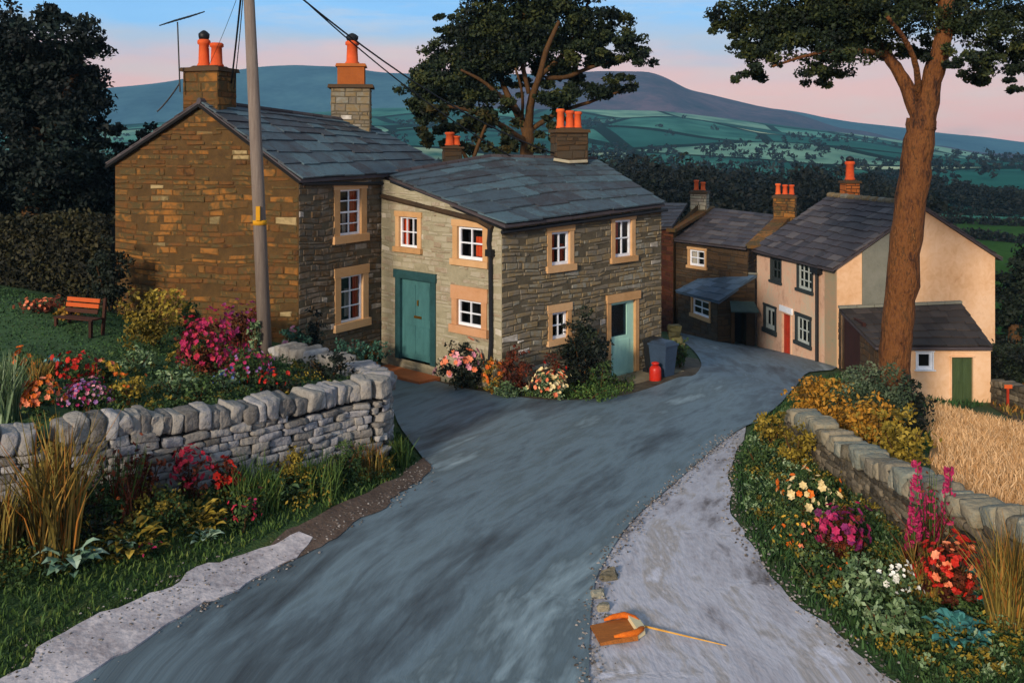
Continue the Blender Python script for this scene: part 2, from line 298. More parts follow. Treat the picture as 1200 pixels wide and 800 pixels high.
def fieldmat():
    m = bpy.data.materials.new('valley_fields'); m.use_nodes = True; t = m.node_tree; t.nodes.clear(); l = t.links.new
    o = N(t, 'ShaderNodeOutputMaterial'); p = N(t, 'ShaderNodeBsdfPrincipled'); p.inputs['Roughness'].default_value = .95; p.inputs['Specular IOR Level'].default_value = 0
    c = N(t, 'ShaderNodeTexCoord'); mpn = N(t, 'ShaderNodeMapping'); mpn.inputs['Scale'].default_value = (1, .55, 0); mpn.inputs['Rotation'].default_value = (0, 0, .25)
    nn = N(t, 'ShaderNodeTexNoise'); nn.inputs['Scale'].default_value = .004
    v = N(t, 'ShaderNodeTexVoronoi'); v.inputs['Scale'].default_value = .0085
    ve = N(t, 'ShaderNodeTexVoronoi', feature='DISTANCE_TO_EDGE'); ve.inputs['Scale'].default_value = .0085
    l(c.outputs['Object'], mpn.inputs[0]); l(mpn.outputs[0], v.inputs['Vector']); l(mpn.outputs[0], ve.inputs['Vector'])
    r = N(t, 'ShaderNodeValToRGB'); e = r.color_ramp.elements
    cs = ['#143836', '#2c6058', '#205048', '#4c8474', '#7ca088', '#2c5c54', '#b0bc98']
    e[0].color = srgb(cs[0]); e[1].color = srgb(cs[-1]); e[1].position = 1
    for i in range(1, 6): k = e.new(i/6); k.color = srgb(cs[i])
    sp = N(t, 'ShaderNodeSeparateColor'); l(v.outputs['Color'], sp.inputs[0]); 
    n1 = N(t, 'ShaderNodeTexNoise'); n1.inputs['Scale'].default_value = .02; n1.inputs['Detail'].default_value = 6; l(mpn.outputs[0], n1.inputs['Vector'])
    q = N(t, 'ShaderNodeMath', operation='MULTIPLY_ADD'); q.inputs[1].default_value = .95; q.inputs[2].default_value = -.25
    l(sp.outputs[0], q.inputs[0]); q2 = N(t, 'ShaderNodeMath', operation='MULTIPLY_ADD'); q2.inputs[1].default_value = .55; l(n1.outputs['Fac'], q2.inputs[0]); l(q.outputs[0], q2.inputs[2]); l(q2.outputs[0], r.inputs[0])
    lt = N(t, 'ShaderNodeMath', operation='LESS_THAN'); lt.inputs[1].default_value = .035; l(ve.outputs['Distance'], lt.inputs[0])
    mx = N(t, 'ShaderNodeMix', data_type='RGBA'); mx.inputs[7].default_value = srgb('#14241c'); l(lt.outputs[0], mx.inputs[0]); l(r.outputs[0], mx.inputs[6])
    l(mx.outputs[2], p.inputs['Base Color']); l(p.outputs[0], o.inputs[0]); return m
ysf = np.concatenate([np.arange(128, 500, 8), np.arange(500, 1320, 14)])
tag(obj('valley_fields', grid_mb(ysf, np.linspace(-1.15, 1.15, 160), lambda x, y: terr(x, y) - .05), fieldmat(), smooth=True), kind='structure')
def hill(name, Y0, Y1, prof, m, base_rel, amp):
    xs = np.array([p[0] for p in prof]); hs = np.array([p[1] for p in prof]); pxs = np.arange(-500, 1700, 7)
    V = []; cols = 26
    for j in range(cols):
        t = j / (cols-1) * 1.5; Y = Y0 + (Y1 - Y0) * t
        top = (HZ - np.interp(pxs, xs, hs)) / F * Y1
        top = np.convolve(np.pad(top, 1, 'edge'), np.ones(3)/3, 'valid')
        k = math.sin(min(t, 1) * math.pi / 2) if t <= 1 else 1 - (t-1)*.6
        z = base_rel + (top - base_rel) * k + amp * np.sin(pxs*.021 + t*9) * math.sin(min(1, t)*math.pi) + amp*.5*np.sin(pxs*.06 - t*5)*math.sin(min(1, t)*math.pi)
        V.append(np.column_stack([(pxs-600)/F*Y, np.full(len(pxs), Y), EYE + z]))
    V = np.array(V); n, mm = V.shape[:2]; I = np.arange(n*mm).reshape(n, mm)
    mb = MB(); mb.v = [V.reshape(-1, 3)]; mb.n = n*mm; mb.f = np.stack([I[:-1, :-1], I[:-1, 1:], I[1:, 1:], I[1:, :-1]], -1).reshape(-1, 4).tolist(); mb.r = [.5]*len(mb.f)
    return tag(obj(name, mb, m, smooth=True), kind='structure')
M_FELL = mat('fell_haze_blue', ['#1c3444', '#2c4c5e', '#3c5f6c', '#4c6c74'], w=0, scale=.006, stretch=(1, 1, 3), bump=0, spec=0, contrast=2.2)  # blue of distance haze put into the fell's own colour
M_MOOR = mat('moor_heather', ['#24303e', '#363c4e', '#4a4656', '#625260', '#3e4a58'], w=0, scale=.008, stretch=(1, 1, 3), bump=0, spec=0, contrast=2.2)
hill('far_hill', 1500, 2300, [(-500,125),(0,112),(110,105),(200,97),(260,86),(350,78),(400,80),(450,86),(560,90),(640,90),(700,95),(800,108),(900,128),(1000,143),(1060,150),(1095,155),(1200,167),(1700,190)], M_FELL, -60, 6)
hill('moor_hill', 1180, 1750, [(-500,190),(300,185),(450,150),(560,118),(640,88),(700,85),(762,85),(784,93),(805,106),(850,117),(927,134),(980,149),(1095,171),(1200,186),(1700,215)], M_MOOR, -12, 4)

# ------------------------------------------------------------ road, track, pavement
road_px = [(-150,1000),(75,797),(180,737),(300,675),(400,618),(465,580),(497,548),(484,524),(466,497),(455,465),(444,443),(426,430)]
road = [G(*p) for p in road_px] + [XY(428, 24.5), XY(455, 26.3)]
road += [G(*p) for p in [(480,438),(540,456),(600,466),(660,471),(720,467),(760,457),(795,444)]] + [XY(815,25.8), XY(822,28.5), XY(818,32), XY(805,38), XY(792,46.7), XY(840,45), XY(886,42.6), XY(935,39.5), XY(981,35.9)]
road += [XY(948,32.5), XY(934,28.5)] + [G(*p) for p in [(917,472),(890,493),(862,508),(792,567),(742,612),(708,662),(694,702),(690,800),(688,1000)]]
def cat_rom(pts, closed=True, k=3):
    A = np.array(pts); n = len(A); o = []
    for i in range(n):
        p0, p1, p2, p3 = A[(i-1) % n], A[i], A[(i+1) % n], A[(i+2) % n]
        for j in range(k):
            t = j / k; o.append(tuple(.5*((2*p1) + (-p0+p2)*t + (2*p0-5*p1+4*p2-p3)*t*t + (-p0+3*p1-3*p2+p3)*t**3)))
    return o
cl = np.array([G(*p) for p in [(330,1000),(390,800),(500,680),(620,590),(730,520),(830,470)]] + [XY(880, 27), XY(870, 36), XY(840, 44)])
cl_track = np.array([G(*p) for p in [(850,1000),(860,800),(790,690),(770,620),(830,540),(880,480)]])
def road_uv(V, cl=None):
    cl = globals()['cl'] if cl is None else cl
    best = np.full(len(V), 1e9); U = np.zeros((len(V), 2)); acc = 0
    for a, b in zip(cl[:-1], cl[1:]):
        d = b - a; ln = np.linalg.norm(d); d = d/ln; r = V - a; t = np.clip(r @ d, 0, ln); q = r - t[:, None]*d; dist = np.linalg.norm(q, axis=1)
        side = np.sign(d[0]*r[:, 1] - d[1]*r[:, 0]); k = dist < best
        best[k] = dist[k]; U[k, 0] = (side*dist)[k]; U[k, 1] = (acc + t)[k]; acc += ln
    return U
M_ROAD = mat('asphalt_lane', ['#25292e', '#3a4248', '#515e66', '#687a84', '#58666c', '#84969e', '#aebabe'], w=0, scale=.36, stretch=(1.2, .24, 1), bump=.5, bscale=26, uv=True, rough=.62, spec=.4, contrast=3.0, detail=6, fine=.16)
mb, V = sheet_mb(cat_rom(road), .35, lambda x, y: terr(x, y) + .045)
tag(obj('road', mb, M_ROAD, smooth=True, uv=road_uv(V)), kind='structure')
M_TRACK = mat('worn_track', ['#4a4444', '#747074', '#a2a0a8', '#b2b2bc', '#9c9694', '#c4c4d0', '#e8e6ea'], uv=True, w=.0, scale=.55, bump=.5, bscale=9, bdist=.04, rough=.85, contrast=3.0, detail=8, stretch=(1.5, .5, 1), fine=.12)
track = [G(*p) for p in [(905,470),(880,498),(868,518),(856,548),(858,600),(888,657),(942,714),(1002,762),(1047,800),(1120,870),(1180,1000),(670,1000),(676,800),(682,705),(696,665),(730,612),(780,567),(850,508)]]
mb, V = sheet_mb(track, .2, lambda x, y: terr(x, y) + .02, rough=.035)
tag(obj('stone_track', mb, M_TRACK, smooth=True, uv=road_uv(V, cl_track)), kind='structure')
M_PAVE = mat('pale_pavement', ['#5e5656', '#8e868a', '#aaa4a8', '#c6bec0', '#9c9088'], w=.0, scale=1.4, bump=.55, bscale=10, bdist=.04, contrast=2.2, detail=8)
pave = [G(*p) for p in [(-220,950),(-60,830),(28,785),(90,738),(150,712),(205,690),(232,668),(285,652),(318,640),(352,628),(368,634),(345,660),(300,682),(190,742),(90,800),(-60,905),(-130,960)]]
mb, V = sheet_mb(pave, .16, lambda x, y: terr(x, y) + .07, skirt=.12, rough=.045)
tag(obj('pavement', mb, M_PAVE, smooth=True), kind='structure')
M_EDGE = mat('brown_gravel_edge', ['#2c2420', '#4a3c34', '#5e4e44', '#70625a'], w=0, scale=3, bump=.9, bscale=12, bdist=.03, contrast=2)
edge = [G(*p) for p in [(300,655),(330,628),(400,594),(450,572),(480,553),(497,540),(506,548),(480,578),(405,628),(320,672)]]
mb, V = sheet_mb(edge, .16, lambda x, y: terr(x, y) + .06, rough=.04)
tag(obj('gravel_edge', mb, M_EDGE, smooth=True), kind='structure')
# garden bank behind the left wall
LW = [(440,17.5,437),(400,17.0,447),(330,16.0,463),(230,15.0,476),(140,14.3,482),(75,13.8,492)]
gpoly = [XY(p, Y + .25) for p, Y, _ in LW] + [XY(40, 13.8), XY(-60, 13.2), XY(-260, 12.4), (-22, 12), (-24, 30), XY(60, 33), XY(140, 30), XY(330, 27), XY(430, 27), XY(447, 25.9), XY(440, 25), XY(410, 23.2), XY(380, 20.4), XY(427, 19.2)]
M_LAWN = mat('lawn', ['#1c2c18', '#2c4426', '#3a5632', '#35502c', '#425a38'], w=0, scale=1.2, bump=.6, bscale=24, bdist=.03)
mb, V = sheet_mb(gpoly, .4, lambda x, y: GAR(x, y), skirt=.3)
tag(obj('garden_lawn', mb, M_LAWN, smooth=True), kind='structure')
# hay meadow on the right
M_HAY = mat('meadow_ground', ['#7a5830', '#a47c4c', '#b88e5c'], w=0, scale=2, bump=.8, bscale=14, bdist=.05)
hpoly = [XY(1096, 15.2), XY(1200, 13.2), XY(1420, 11.5), XY(1500, 20), XY(1330, 24), XY(1200, 25.6), XY(1096, 28.5), XY(1087, 24), XY(1090, 19)]
mb, V = sheet_mb(hpoly, .5, lambda x, y: terr(x, y) + .03)
tag(obj('hay_meadow', mb, M_HAY, smooth=True), kind='structure')
mb, V = sheet_mb([XY(588, 23.2)] + [G(*p) for p in [(500,446),(540,459),(600,469),(660,474),(720,470),(760,460),(795,447)]] + [XY(817,25.8), XY(824,28.5), XY(818,31), XY(780,31), XY(775,27.2)], .35, lambda x, y: terr(x, y) + .03)
tag(obj('earth_strip', mb, mat('trodden_earth', ['#1e1a14', '#3a3226', '#544a3a', '#6c6250'], w=0, scale=2.4, bump=.8, bscale=12, contrast=2), smooth=True), kind='structure')
M_SOIL = mat('rough_soil', ['#1c140c', '#382a18', '#5c4a2c', '#4a4a3c'], w=0, scale=2, bump=1, bscale=9, bdist=.06, contrast=2)
mb, V = sheet_mb([XY(1160, 30.5), XY(1200, 26.2), XY(1500, 22), XY(1500, 38), XY(1170, 40)], .6, lambda x, y: terr(x, y) + .03)
tag(obj('rough_ground', mb, M_SOIL, smooth=True), kind='structure')

# ------------------------------------------------------------ wall faces in (u, z, w) coordinates
class Face:
    def __init__(s, p0, p1):
        s.p0 = np.array(p0, float); s.p1 = np.array(p1, float); d = s.p1 - s.p0; s.L = np.linalg.norm(d); s.d = d / s.L; s.n = np.array([s.d[1], -s.d[0]])
    def pt(s, u, z, w=0): q = s.p0 + s.d*u + s.n*w; return (q[0], q[1], z)
    def u(s, px):
        k = (px - 600) / F; return (k*s.p0[1] - s.p0[0]) / (s.d[0] - k*s.d[1])
    def z(s, py, u): Y = s.p0[1] + s.d[1]*u; return EYE + (HZ - py)/F*Y
    def rect(s, x0, x1, y0, y1):
        u0, u1 = s.u(x0), s.u(x1); um = (u0+u1)/2; return (u0, u1, s.z(y1, um), s.z(y0, um))
    def box(s, mb, u0, u1, z0, z1, w0, w1, r=None):
        mb.hexa([s.pt(u0,z0,w1), s.pt(u1,z0,w1), s.pt(u1,z0,w0), s.pt(u0,z0,w0), s.pt(u0,z1,w1), s.pt(u1,z1,w1), s.pt(u1,z1,w0), s.pt(u0,z1,w0)], r)
def face_wall(mbs, mbst, fc, z0, top, holes=(), ch=.14, sl=.32, prot=.03, pads=(), fill=1.0, jit=.016):
    """base skin with real openings, and coursed stones standing proud of it"""
    poly = [(0, z0), (fc.L, z0)] + [(u, z) for u, z in reversed(top)]
    pts = [Vector(p) for p in poly]; nb = len(pts); E = [(i, (i+1) % nb) for i in range(nb)]
    for (a, b, c, d) in holes:
        k = len(pts); pts += [Vector(p) for p in ((a, c), (b, c), (b, d), (a, d))]; E += [(k, k+1), (k+1, k+2), (k+2, k+3), (k+3, k)]
    v, e, f, *_ = delaunay_2d_cdt(pts, E, [], 0, 1e-5)
    tu = [t[0] for t in top]; tz = [t[1] for t in top]
    for t in f:
        c = sum((v[i] for i in t), Vector((0, 0))) / len(t)
        if not (0 <= c.x <= fc.L) or c.y > np.interp(c.x, tu, tz) or c.y < z0: continue
        if any(a < c.x < b and cc < c.y < d for a, b, cc, d in holes): continue
        mbs.add([fc.pt(v[i].x, v[i].y) for i in t], [(0, 1, 2)], .5)
    if mbst is None: return
    z = z0
    blk = list(holes) + list(pads); zmax = max(tz)
    while z < zmax:
        h = ch * random.uniform(.5, 1.5); u = random.uniform(-.1, 0)
        while u < fc.L:
            l = sl * random.uniform(.35, 1.8); a, b = max(u, 0), min(u + l, fc.L); zz0, zz1 = z, z + h; u += l
            if b - a < .06: continue
            for (x0, x1, y0, y1) in blk:
                if b > x0 and a < x1 and zz1 > y0 and zz0 < y1:
                    ca = (a, x0) if x0 - a > .05 else None; cb = (x1, b) if b - x1 > .05 else None
                    if zz0 < y0 - .05 and zz1 > y0: zz1 = y0; continue
                    if zz1 > y1 + .05 and zz0 < y1: zz0 = y1; continue
                    if ca: a, b = ca
                    elif cb: a, b = cb
                    else: a = b
            if b - a < .05: continue
            tt = min(np.interp(a, tu, tz), np.interp(b, tu, tz))
            zz1 = min(zz1, tt - .005)
            if zz1 - zz0 < .03 or random.random() > fill: continue
            g = .008; ins = .02; w = prot * random.uniform(.3, 1.2); J = lambda: random.uniform(-jit, jit)
            a += g; b -= g; zz0 += g; zz1 -= g
            if b - a < .05 or zz1 - zz0 < .045: ins = .006
            J2 = lambda uu, zz: .035*math.sin(uu*1.1+zz*.7) + .022*math.sin(uu*2.9+zz*1.7+2) if min(tz) - zz > .3 and zz - z0 > .3 and not any(uu > q0-.3 and uu < q1+.3 and zz > q2-.35 and zz < q3+.35 for q0, q1, q2, q3 in blk) else 0
            hs = random.uniform(-.016, .016); za_, zb2, zc_, zd_ = zz0+J2(a, zz0)+hs, zz0+J2(b, zz0)-hs, zz1+J2(b, zz1)+hs*.6, zz1+J2(a, zz1)-hs*.5
            o = [fc.pt(a, za_, -.005), fc.pt(b, zb2, -.005), fc.pt(b, zc_, -.005), fc.pt(a, zd_, -.005)]
            i = [fc.pt(a+ins+J(), za_+ins+J()*.6, w), fc.pt(b-ins+J(), zb2+ins+J()*.6, w*random.uniform(.5, 1.3)), fc.pt(b-ins+J(), zc_-ins+J()*.6, w*random.uniform(.7, 1.1)), fc.pt(a+ins+J(), zd_-ins+J()*.6, w*random.uniform(.5, 1.3))]
            mbst.add(o + i, [(0,1,5,4), (1,2,6,5), (2,3,7,6), (3,0,4,7), (4,5,6,7)], random.uniform(1.3, 2.2) if random.random() < .025 else None)
        z += h
def slates(mb, fn, cols, courses, th=.035, lift=.03, seed=None):
    """fn(s,t)->(point, up-normal); s along eave 0..1, t up slope 0..1"""
    t = 0.0; tot = sum(courses); ts = [0]
    for c in courses: ts.append(ts[-1] + c / tot)
    for j in range(len(courses)):
        t0, t1 = ts[j], min(1, ts[j+1] + (ts[j+1]-ts[j])*.25); s = -random.uniform(0, .5) / cols
        while s < 1:
            ds = random.uniform(.55, 1.5) / cols; a, b = max(0, s), min(1, s + ds); s += ds
            if b - a < .01: continue
            g = .0012; q = []
            dr = random.uniform(-.14, .14) * (ts[j+1]-ts[j])
            tt0 = max(-.01, t0 + dr) if j else t0 - random.uniform(0, .012)
            for (ss, t_, top) in ((a+g, tt0, 0), (b-g, tt0 + random.uniform(-.05, .05)*(ts[j+1]-ts[j]), 0), (b-g, t1, 1), (a+g, t1, 1)):
                p, n = fn(ss, t_); q.append((np.array(p), np.array(n), top))
            l0 = lift * random.uniform(.8, 1.3); base = []; topv = []
            for p, n, tp in q:
                k = .004 if tp else l0
                base.append(p + n*k); topv.append(p + n*(k + th))
            mb.hexa([tuple(x) for x in base + topv])
def bil(c00, c10, c11, c01):
    c = [np.array(x, float) for x in (c00, c10, c11, c01)]
    def fn(s, t):
        p = (1-t)*((1-s)*c[0] + s*c[1]) + t*((1-s)*c[3] + s*c[2])
        ds = (1-t)*(c[1]-c[0]) + t*(c[2]-c[3]); dt = (1-s)*(c[3]-c[0]) + s*(c[2]-c[1]); n = np.cross(ds, dt); n = n/np.linalg.norm(n)
        if n[2] < 0: n = -n
        return p, n
    return fn
def roof_sheet(mb, pts, th=.08):
    pts = [np.array(p, float) for p in pts]; n = len(pts); lo = [p - np.array([0, 0, th]) for p in pts]
    mb.add(pts + lo, [tuple(range(n)), tuple(range(2*n-1, n-1, -1))] + [(i, (i+1) % n, (i+1) % n + n, i + n) for i in range(n)], .3)
def window(parent, fc, rect, sur=(.14, .16, .14), bars=(1, 1), curtains=(), mat_s=None, sill_out=.06, frame_w=.05, fmat=None, label=None, deep=.16, sash=False):
    """rect = outer edge of stone surround; sur = side, lintel, sill widths. returns hole"""
    u0, u1, z0, z1 = rect; sd_, li, si = sur; e = .03
    mb = MB(); ms = mat_s or M_OCHRE
    fc.box(mb, u0, u0+sd_, z0+si, z1-li, -deep, e); fc.box(mb, u1-sd_, u1, z0+si, z1-li, -deep, e)
    fc.box(mb, u0-.03, u1+.03, z1-li, z1, -deep, e+.012)
    w = obj('window', mb, ms, parent)
    if label: w['label'] = label
    sl = MB(); fc.box(sl, u0-.05, u1+.05, z0, z0+si, -deep, e+sill_out); obj('sill', sl, ms, w)
    a, b, c, d = u0+sd_, u1-sd_, z0+si, z1-li; fm = MB(); fw = frame_w; w0, w1 = -.10, -.045
    fc.box(fm, a, a+fw, c, d, w0, w1); fc.box(fm, b-fw, b, c, d, w0, w1); fc.box(fm, a+fw, b-fw, c, c+fw*1.2, w0, w1); fc.box(fm, a+fw, b-fw, d-fw, d, w0, w1)
    nx, ny = bars; bw = fw*.55
    for i in range(1, nx+1):
        um = a + (b-a)*i/(nx+1); fc.box(fm, um-bw/2, um+bw/2, c+fw*1.2, d-fw, w0+.01, w1-.006)
    for i in range(1, ny+1):
        zm = c + (d-c)*i/(ny+1); k = bw*(1.7 if sash and i == (ny+1)//2 else 1); fc.box(fm, a+fw, b-fw, zm-k/2, zm+k/2, w0+.006, w1-.002)
    obj('frame', fm, fmat or M_WHITE, w)
    gm = MB(); gm.add([fc.pt(a+.01, c+.01, -.085), fc.pt(b-.01, c+.01, -.085), fc.pt(b-.01, d-.01, -.085), fc.pt(a+.01, d-.01, -.085)], [(0, 1, 2, 3)]); obj('pane', gm, M_GLASS, w)
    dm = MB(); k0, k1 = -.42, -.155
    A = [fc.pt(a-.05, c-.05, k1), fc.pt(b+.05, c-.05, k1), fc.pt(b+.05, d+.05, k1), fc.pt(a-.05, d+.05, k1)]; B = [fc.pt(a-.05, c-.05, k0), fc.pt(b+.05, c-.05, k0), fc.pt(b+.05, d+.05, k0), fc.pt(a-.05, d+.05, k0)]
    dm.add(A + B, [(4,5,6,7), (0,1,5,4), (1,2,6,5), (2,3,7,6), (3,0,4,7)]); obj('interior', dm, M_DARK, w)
    for (f0, f1, g0, g1, cm) in curtains:
        cmb = MB(); n = 5
        for i in range(n):
            x0 = a + (b-a)*(f0 + (f1-f0)*i/n); x1 = a + (b-a)*(f0 + (f1-f0)*(i+1)/n); q = .02*(i % 2)
            fc.box(cmb, x0, x1, c + (d-c)*g0, c + (d-c)*g1, -.19-q, -.165-q)
        obj('curtain', cmb, cm, w)
    return rect
def stones_box(mb, ctr, dirx, w, dpt, z0, z1, ch=.16, sl=.3, mbs=None, prot=.02):
    """four stone faces round a block (chimney)"""
    d = np.array(dirx, float); d /= np.linalg.norm(d); n = np.array([-d[1], d[0]]); c = np.array(ctr[:2], float)
    cs = [c - d*w/2 - n*dpt/2, c + d*w/2 - n*dpt/2, c + d*w/2 + n*dpt/2, c - d*w/2 + n*dpt/2]
    for i in range(4):
        f = Face(cs[i], cs[(i+1) % 4]); face_wall(mbs, mb, f, z0, [(0, z1), (f.L, z1)], ch=ch, sl=sl, prot=prot)
    mbs.add([(p[0], p[1], z1) for p in cs], [(0, 1, 2, 3)], .4)
    return cs
def slab(mb, ctr, dirx, w, dpt, z0, z1, r=None, taper=0):
    d = np.array(dirx, float); d /= np.linalg.norm(d); n = np.array([-d[1], d[0]]); c = np.array(ctr[:2], float)
    q = lambda k, z: [tuple(c + d*sx*(w/2-k) + n*sy*(dpt/2-k)) + (z,) for sx, sy in ((-1,-1),(1,-1),(1,1),(-1,1))]
    mb.hexa(q(0, z0) + q(taper, z1), r)
def pot(parent, x, y, z, h, r, cowl=False, dark=False):
    mb = MB(); mb.lathe((x, y, z), [(r*1.15, 0), (r*1.15, h*.08), (r*.95, h*.14), (r*.85, h*.8), (r*1.12, h*.84), (r*1.12, h*.95), (r*.9, h), (r*.6, h)]); p = obj('chimney_pot', mb, M_POT, parent, smooth=True)
    if cowl:
        m2 = MB(); m2.lathe((x, y, z+h), [(r*.75, -.02), (r*.95, .06), (r*1.0, .14), (r*.6, .2), (r*.2, .24)], seg=10); obj('cowl', m2, M_IRON, parent, smooth=True)
    return p
# ------------------------------------------------------------ 1. the tall stone house on the left
B_, C_, A_ = np.array(XY(350, 23.3)), np.array(XY(525, 28.7)), np.array(XY(135, 24.8)); D_ = A_ + (C_ - B_)
h1 = empty('stone_house', (B_[0], B_[1], Gd(*B_)), 'tall warm brown stone house with its gable beside the telegraph pole', 'house')
fg, ff = Face(A_, B_), Face(B_, C_)
ua = fg.u(236); za = fg.z(120, ua); zA = fg.z(187, 0); zB = fg.z(208, fg.L); zC = P(525, 200, 28.7)[2]
base, st = MB(), MB(); zb = 0.3
face_wall(base, st, fg, zb, [(0, zA), (ua, za), (fg.L, zB)], ch=.14, sl=.4, prot=.026, fill=.74)
w = obj('gable_wall', base, M_MORTAR_W, h1); obj('wall_stones', st, M_STONE_WARM, w)
w1 = ff.rect(391, 429, 213, 284); w2 = ff.rect(392, 431, 312, 385)
base, st = MB(), MB()
face_wall(base, st, ff, zb, [(0, zB), (ff.L, zC)], [w1, w2], ch=.13, sl=.34, prot=.028, fill=.88)
w = obj('front_wall', base, M_MORTAR_G, h1); obj('wall_stones', st, M_STONE_GREY, w)
base = MB()
fb, fd = Face(C_, D_), Face(D_, A_); zR2 = P(428, 147, 29.1)[2]
face_wall(base, None, fb, zb, [(0, zC), (fb.L - ua*.98, zR2 - .1), (fb.L, zA)]); face_wall(base, None, fd, zb, [(0, zA), (fd.L, zA)])
obj('rear_wall', base, M_MORTAR_W, h1)
window(h1, ff, w1, sur=(.22, .2, .2), bars=(1, 3), curtains=[(.72, 1, 0, 1, M_CURT), (.35, .5, 0, .5, M_CURT_W)], sash=True)
window(h1, ff, w2, sur=(.22, .24, .2), bars=(1, 2), curtains=[(.76, 1, 0, 1, M_CURT), (.4, .6, .1, .7, M_CURT_W)])
rl = lambda p, dz=0: np.array([p[0], p[1], p[2] + dz])
R1 = np.array(fg.pt(ua, za, .12)); R2 = P(430, 146, 29.1)
e0 = np.array(fg.pt(fg.L+.12, zB - .05, .12)) ; e1 = P(529, 199, 28.6)
eA = np.array(fg.pt(-.18, zA - .12, .12)); eD = np.array([D_[0], D_[1], zA - .2]) + np.array([-.2, .2, 0])
rf = MB(); front = bil(e0, e1, R2, R1); back = bil(eA, eD, R2, R1)
roof_sheet(rf, [e0, e1, R2, R1]); roof_sheet(rf, [eA, eD, R2, R1])
rfo = obj('roof', rf, M_SLATE_BR, h1)
sm = MB(); slates(sm, front, 8, [.75, .7, .62, .55, .5, .42, .38, .34], th=.04, lift=.04); obj('slates', sm, M_SLATE, rfo)
sm = MB(); slates(sm, back, 9, [.5]*8, th=.03)
obj('slates', sm, M_SLATE_BR, rfo)
rdg = MB(); n = 16
for i in range(n):
    a = R1 + (R2-R1)*i/n; b = R1 + (R2-R1)*(i+.96)/n; rdg.tube([a + [0, 0, .03], b + [0, 0, .03]], .09, 8)
obj('ridge_tiles', rdg, M_SLATE_BR, rfo)
vg = MB(); vg.tube([np.array(fg.pt(-.2, zA-.2, .1)), np.array(fg.pt(ua, za-.08, .1))], .05, 6); vg.tube([np.array(fg.pt(ua, za-.08, .1)), np.array(fg.pt(fg.L+.1, zB-.13, .1))], .05, 6); obj('verge', vg, M_DARK, rfo)
gt = MB(); gt.tube([ff.pt(.05, zB-.16, .1), ff.pt(ff.u(446), ff.z(215, ff.u(446)), .1)], .05, 8); obj('gutter', gt, M_IRON, h1)
def chimney(parent, ctr, dx, w, d, z0, z1, pots, ms=M_STONE_WARM, mm=M_MORTAR_W, cap=.1, mat_cap=None, ch=.18, sl=.4, name='chimney'):
    b, s = MB(), MB(); stones_box(s, ctr, dx, w, d, z0, z1 - cap, ch=ch, sl=sl, mbs=b)
    c = obj(name, b, mm, parent); obj('chimney_stones', s, ms, c)
    k = MB(); slab(k, ctr, dx, w+.14, d+.14, z1-cap, z1, .5, .02); slab(k, ctr, dx, w*.8, d*.8, z1, z1+.06, .4, .08); obj('chimney_cap', k, mat_cap or M_STONE_DARK, c)
    dd = np.array(dx, float)/np.linalg.norm(dx)
    for (o, hh, r, cw) in pots: pot(c, ctr[0]+dd[0]*o, ctr[1]+dd[1]*o, z1+.04, hh, r, cw)
    return c
zy = lambda py, Y: EYE + (HZ-py)/F*Y
c1 = fg.pt(fg.u(234), 0, -.45)
chimney(h1, c1, fg.d, 1.02, .85, za-.7, zy(80, 24.4), [(-.18, .72, .15, True), (.2, .62, .16, False)])
c2 = XY(412, 28.6); b, s = MB(), MB(); stones_box(s, c2, (1, .1), 1.15, .9, 6.3, zy(104, 28.6), mbs=b)
cc = obj('chimney', b, M_MORTAR_G, h1); obj('chimney_stones', s, M_STONE_MID, cc)
k = MB(); slab(k, c2, (1, .1), 1.36, 1.06, zy(104, 28.6), zy(100, 28.6), .6, .02); obj('chimney_cap', k, M_STONE_DARK, cc)
k = MB(); slab(k, c2, (1, .1), .8, .7, zy(100, 28.6), zy(79, 28.6), .4); slab(k, c2, (1, .1), .92, .8, zy(79, 28.6), zy(75.5, 28.6), .9, .03); obj('brick_stack', k, M_BRICK, cc)
pot(cc, c2[0]+.02, c2[1], zy(76, 28.6), .72, .19, True)
# ------------------------------------------------------------ 2. the corner cottage
P_, Q_, S_ = np.array(XY(447, 25.95)), np.array(XY(588, 22.8)), np.array(XY(775, 27.0))
fl, fr = Face(P_, Q_), Face(Q_, S_); nb_ = -fr.n
h2 = empty('corner_cottage', (Q_[0], Q_[1], T(*Q_)), 'low grey stone cottage on the road corner, with teal and pale green doors', 'house')
zq = EYE + (HZ-264)/F*22.8; zs = EYE + (HZ-240)/F*27.0; zp = EYE + (HZ-210)/F*25.95
L1, L2, L3 = fl.rect(464, 494, 248, 296), fl.rect(531, 572, 258, 312), fl.rect(530, 571, 336, 392)
dl = fl.rect(464, 511, 318, 424); dl = (dl[0], dl[1], dl[2], dl[3])
base, st = MB(), MB()
face_wall(base, st, fl, -.5, [(0, zp), (fl.u(456), fl.z(212, fl.u(456))), (fl.L, zq)], [L1, L2, L3, dl], ch=.12, sl=.34, prot=.018, fill=.72)
w = obj('side_wall', base, M_MORTAR_P, h2); obj('wall_stones', st, M_STONE_PALE, w)
r4, r5, r6 = fr.rect(641, 672, 264, 318), fr.rect(716, 744, 251, 307), fr.rect(642, 669, 356, 403)
dr = fr.rect(711, 748, 343, 445)
base, st = MB(), MB()
face_wall(base, st, fr, -.5, [(0, zq), (fr.L, zs)], [r4, r5, r6, dr], ch=.12, sl=.34, prot=.026, fill=.8)
w = obj('front_wall', base, M_MORTAR_G, h2); obj('wall_stones', st, M_STONE_MID, w)
Tr = P(699, 188, 29.4); Wr = P(575, 185, 28.2); Vr = P(452, 206, 26.15)
Sb = S_ + nb_ * 7.5; Pb = P_ + nb_ * 4
base = MB(); fe = Face(S_, Sb); fe2 = Face(Sb, Pb); 
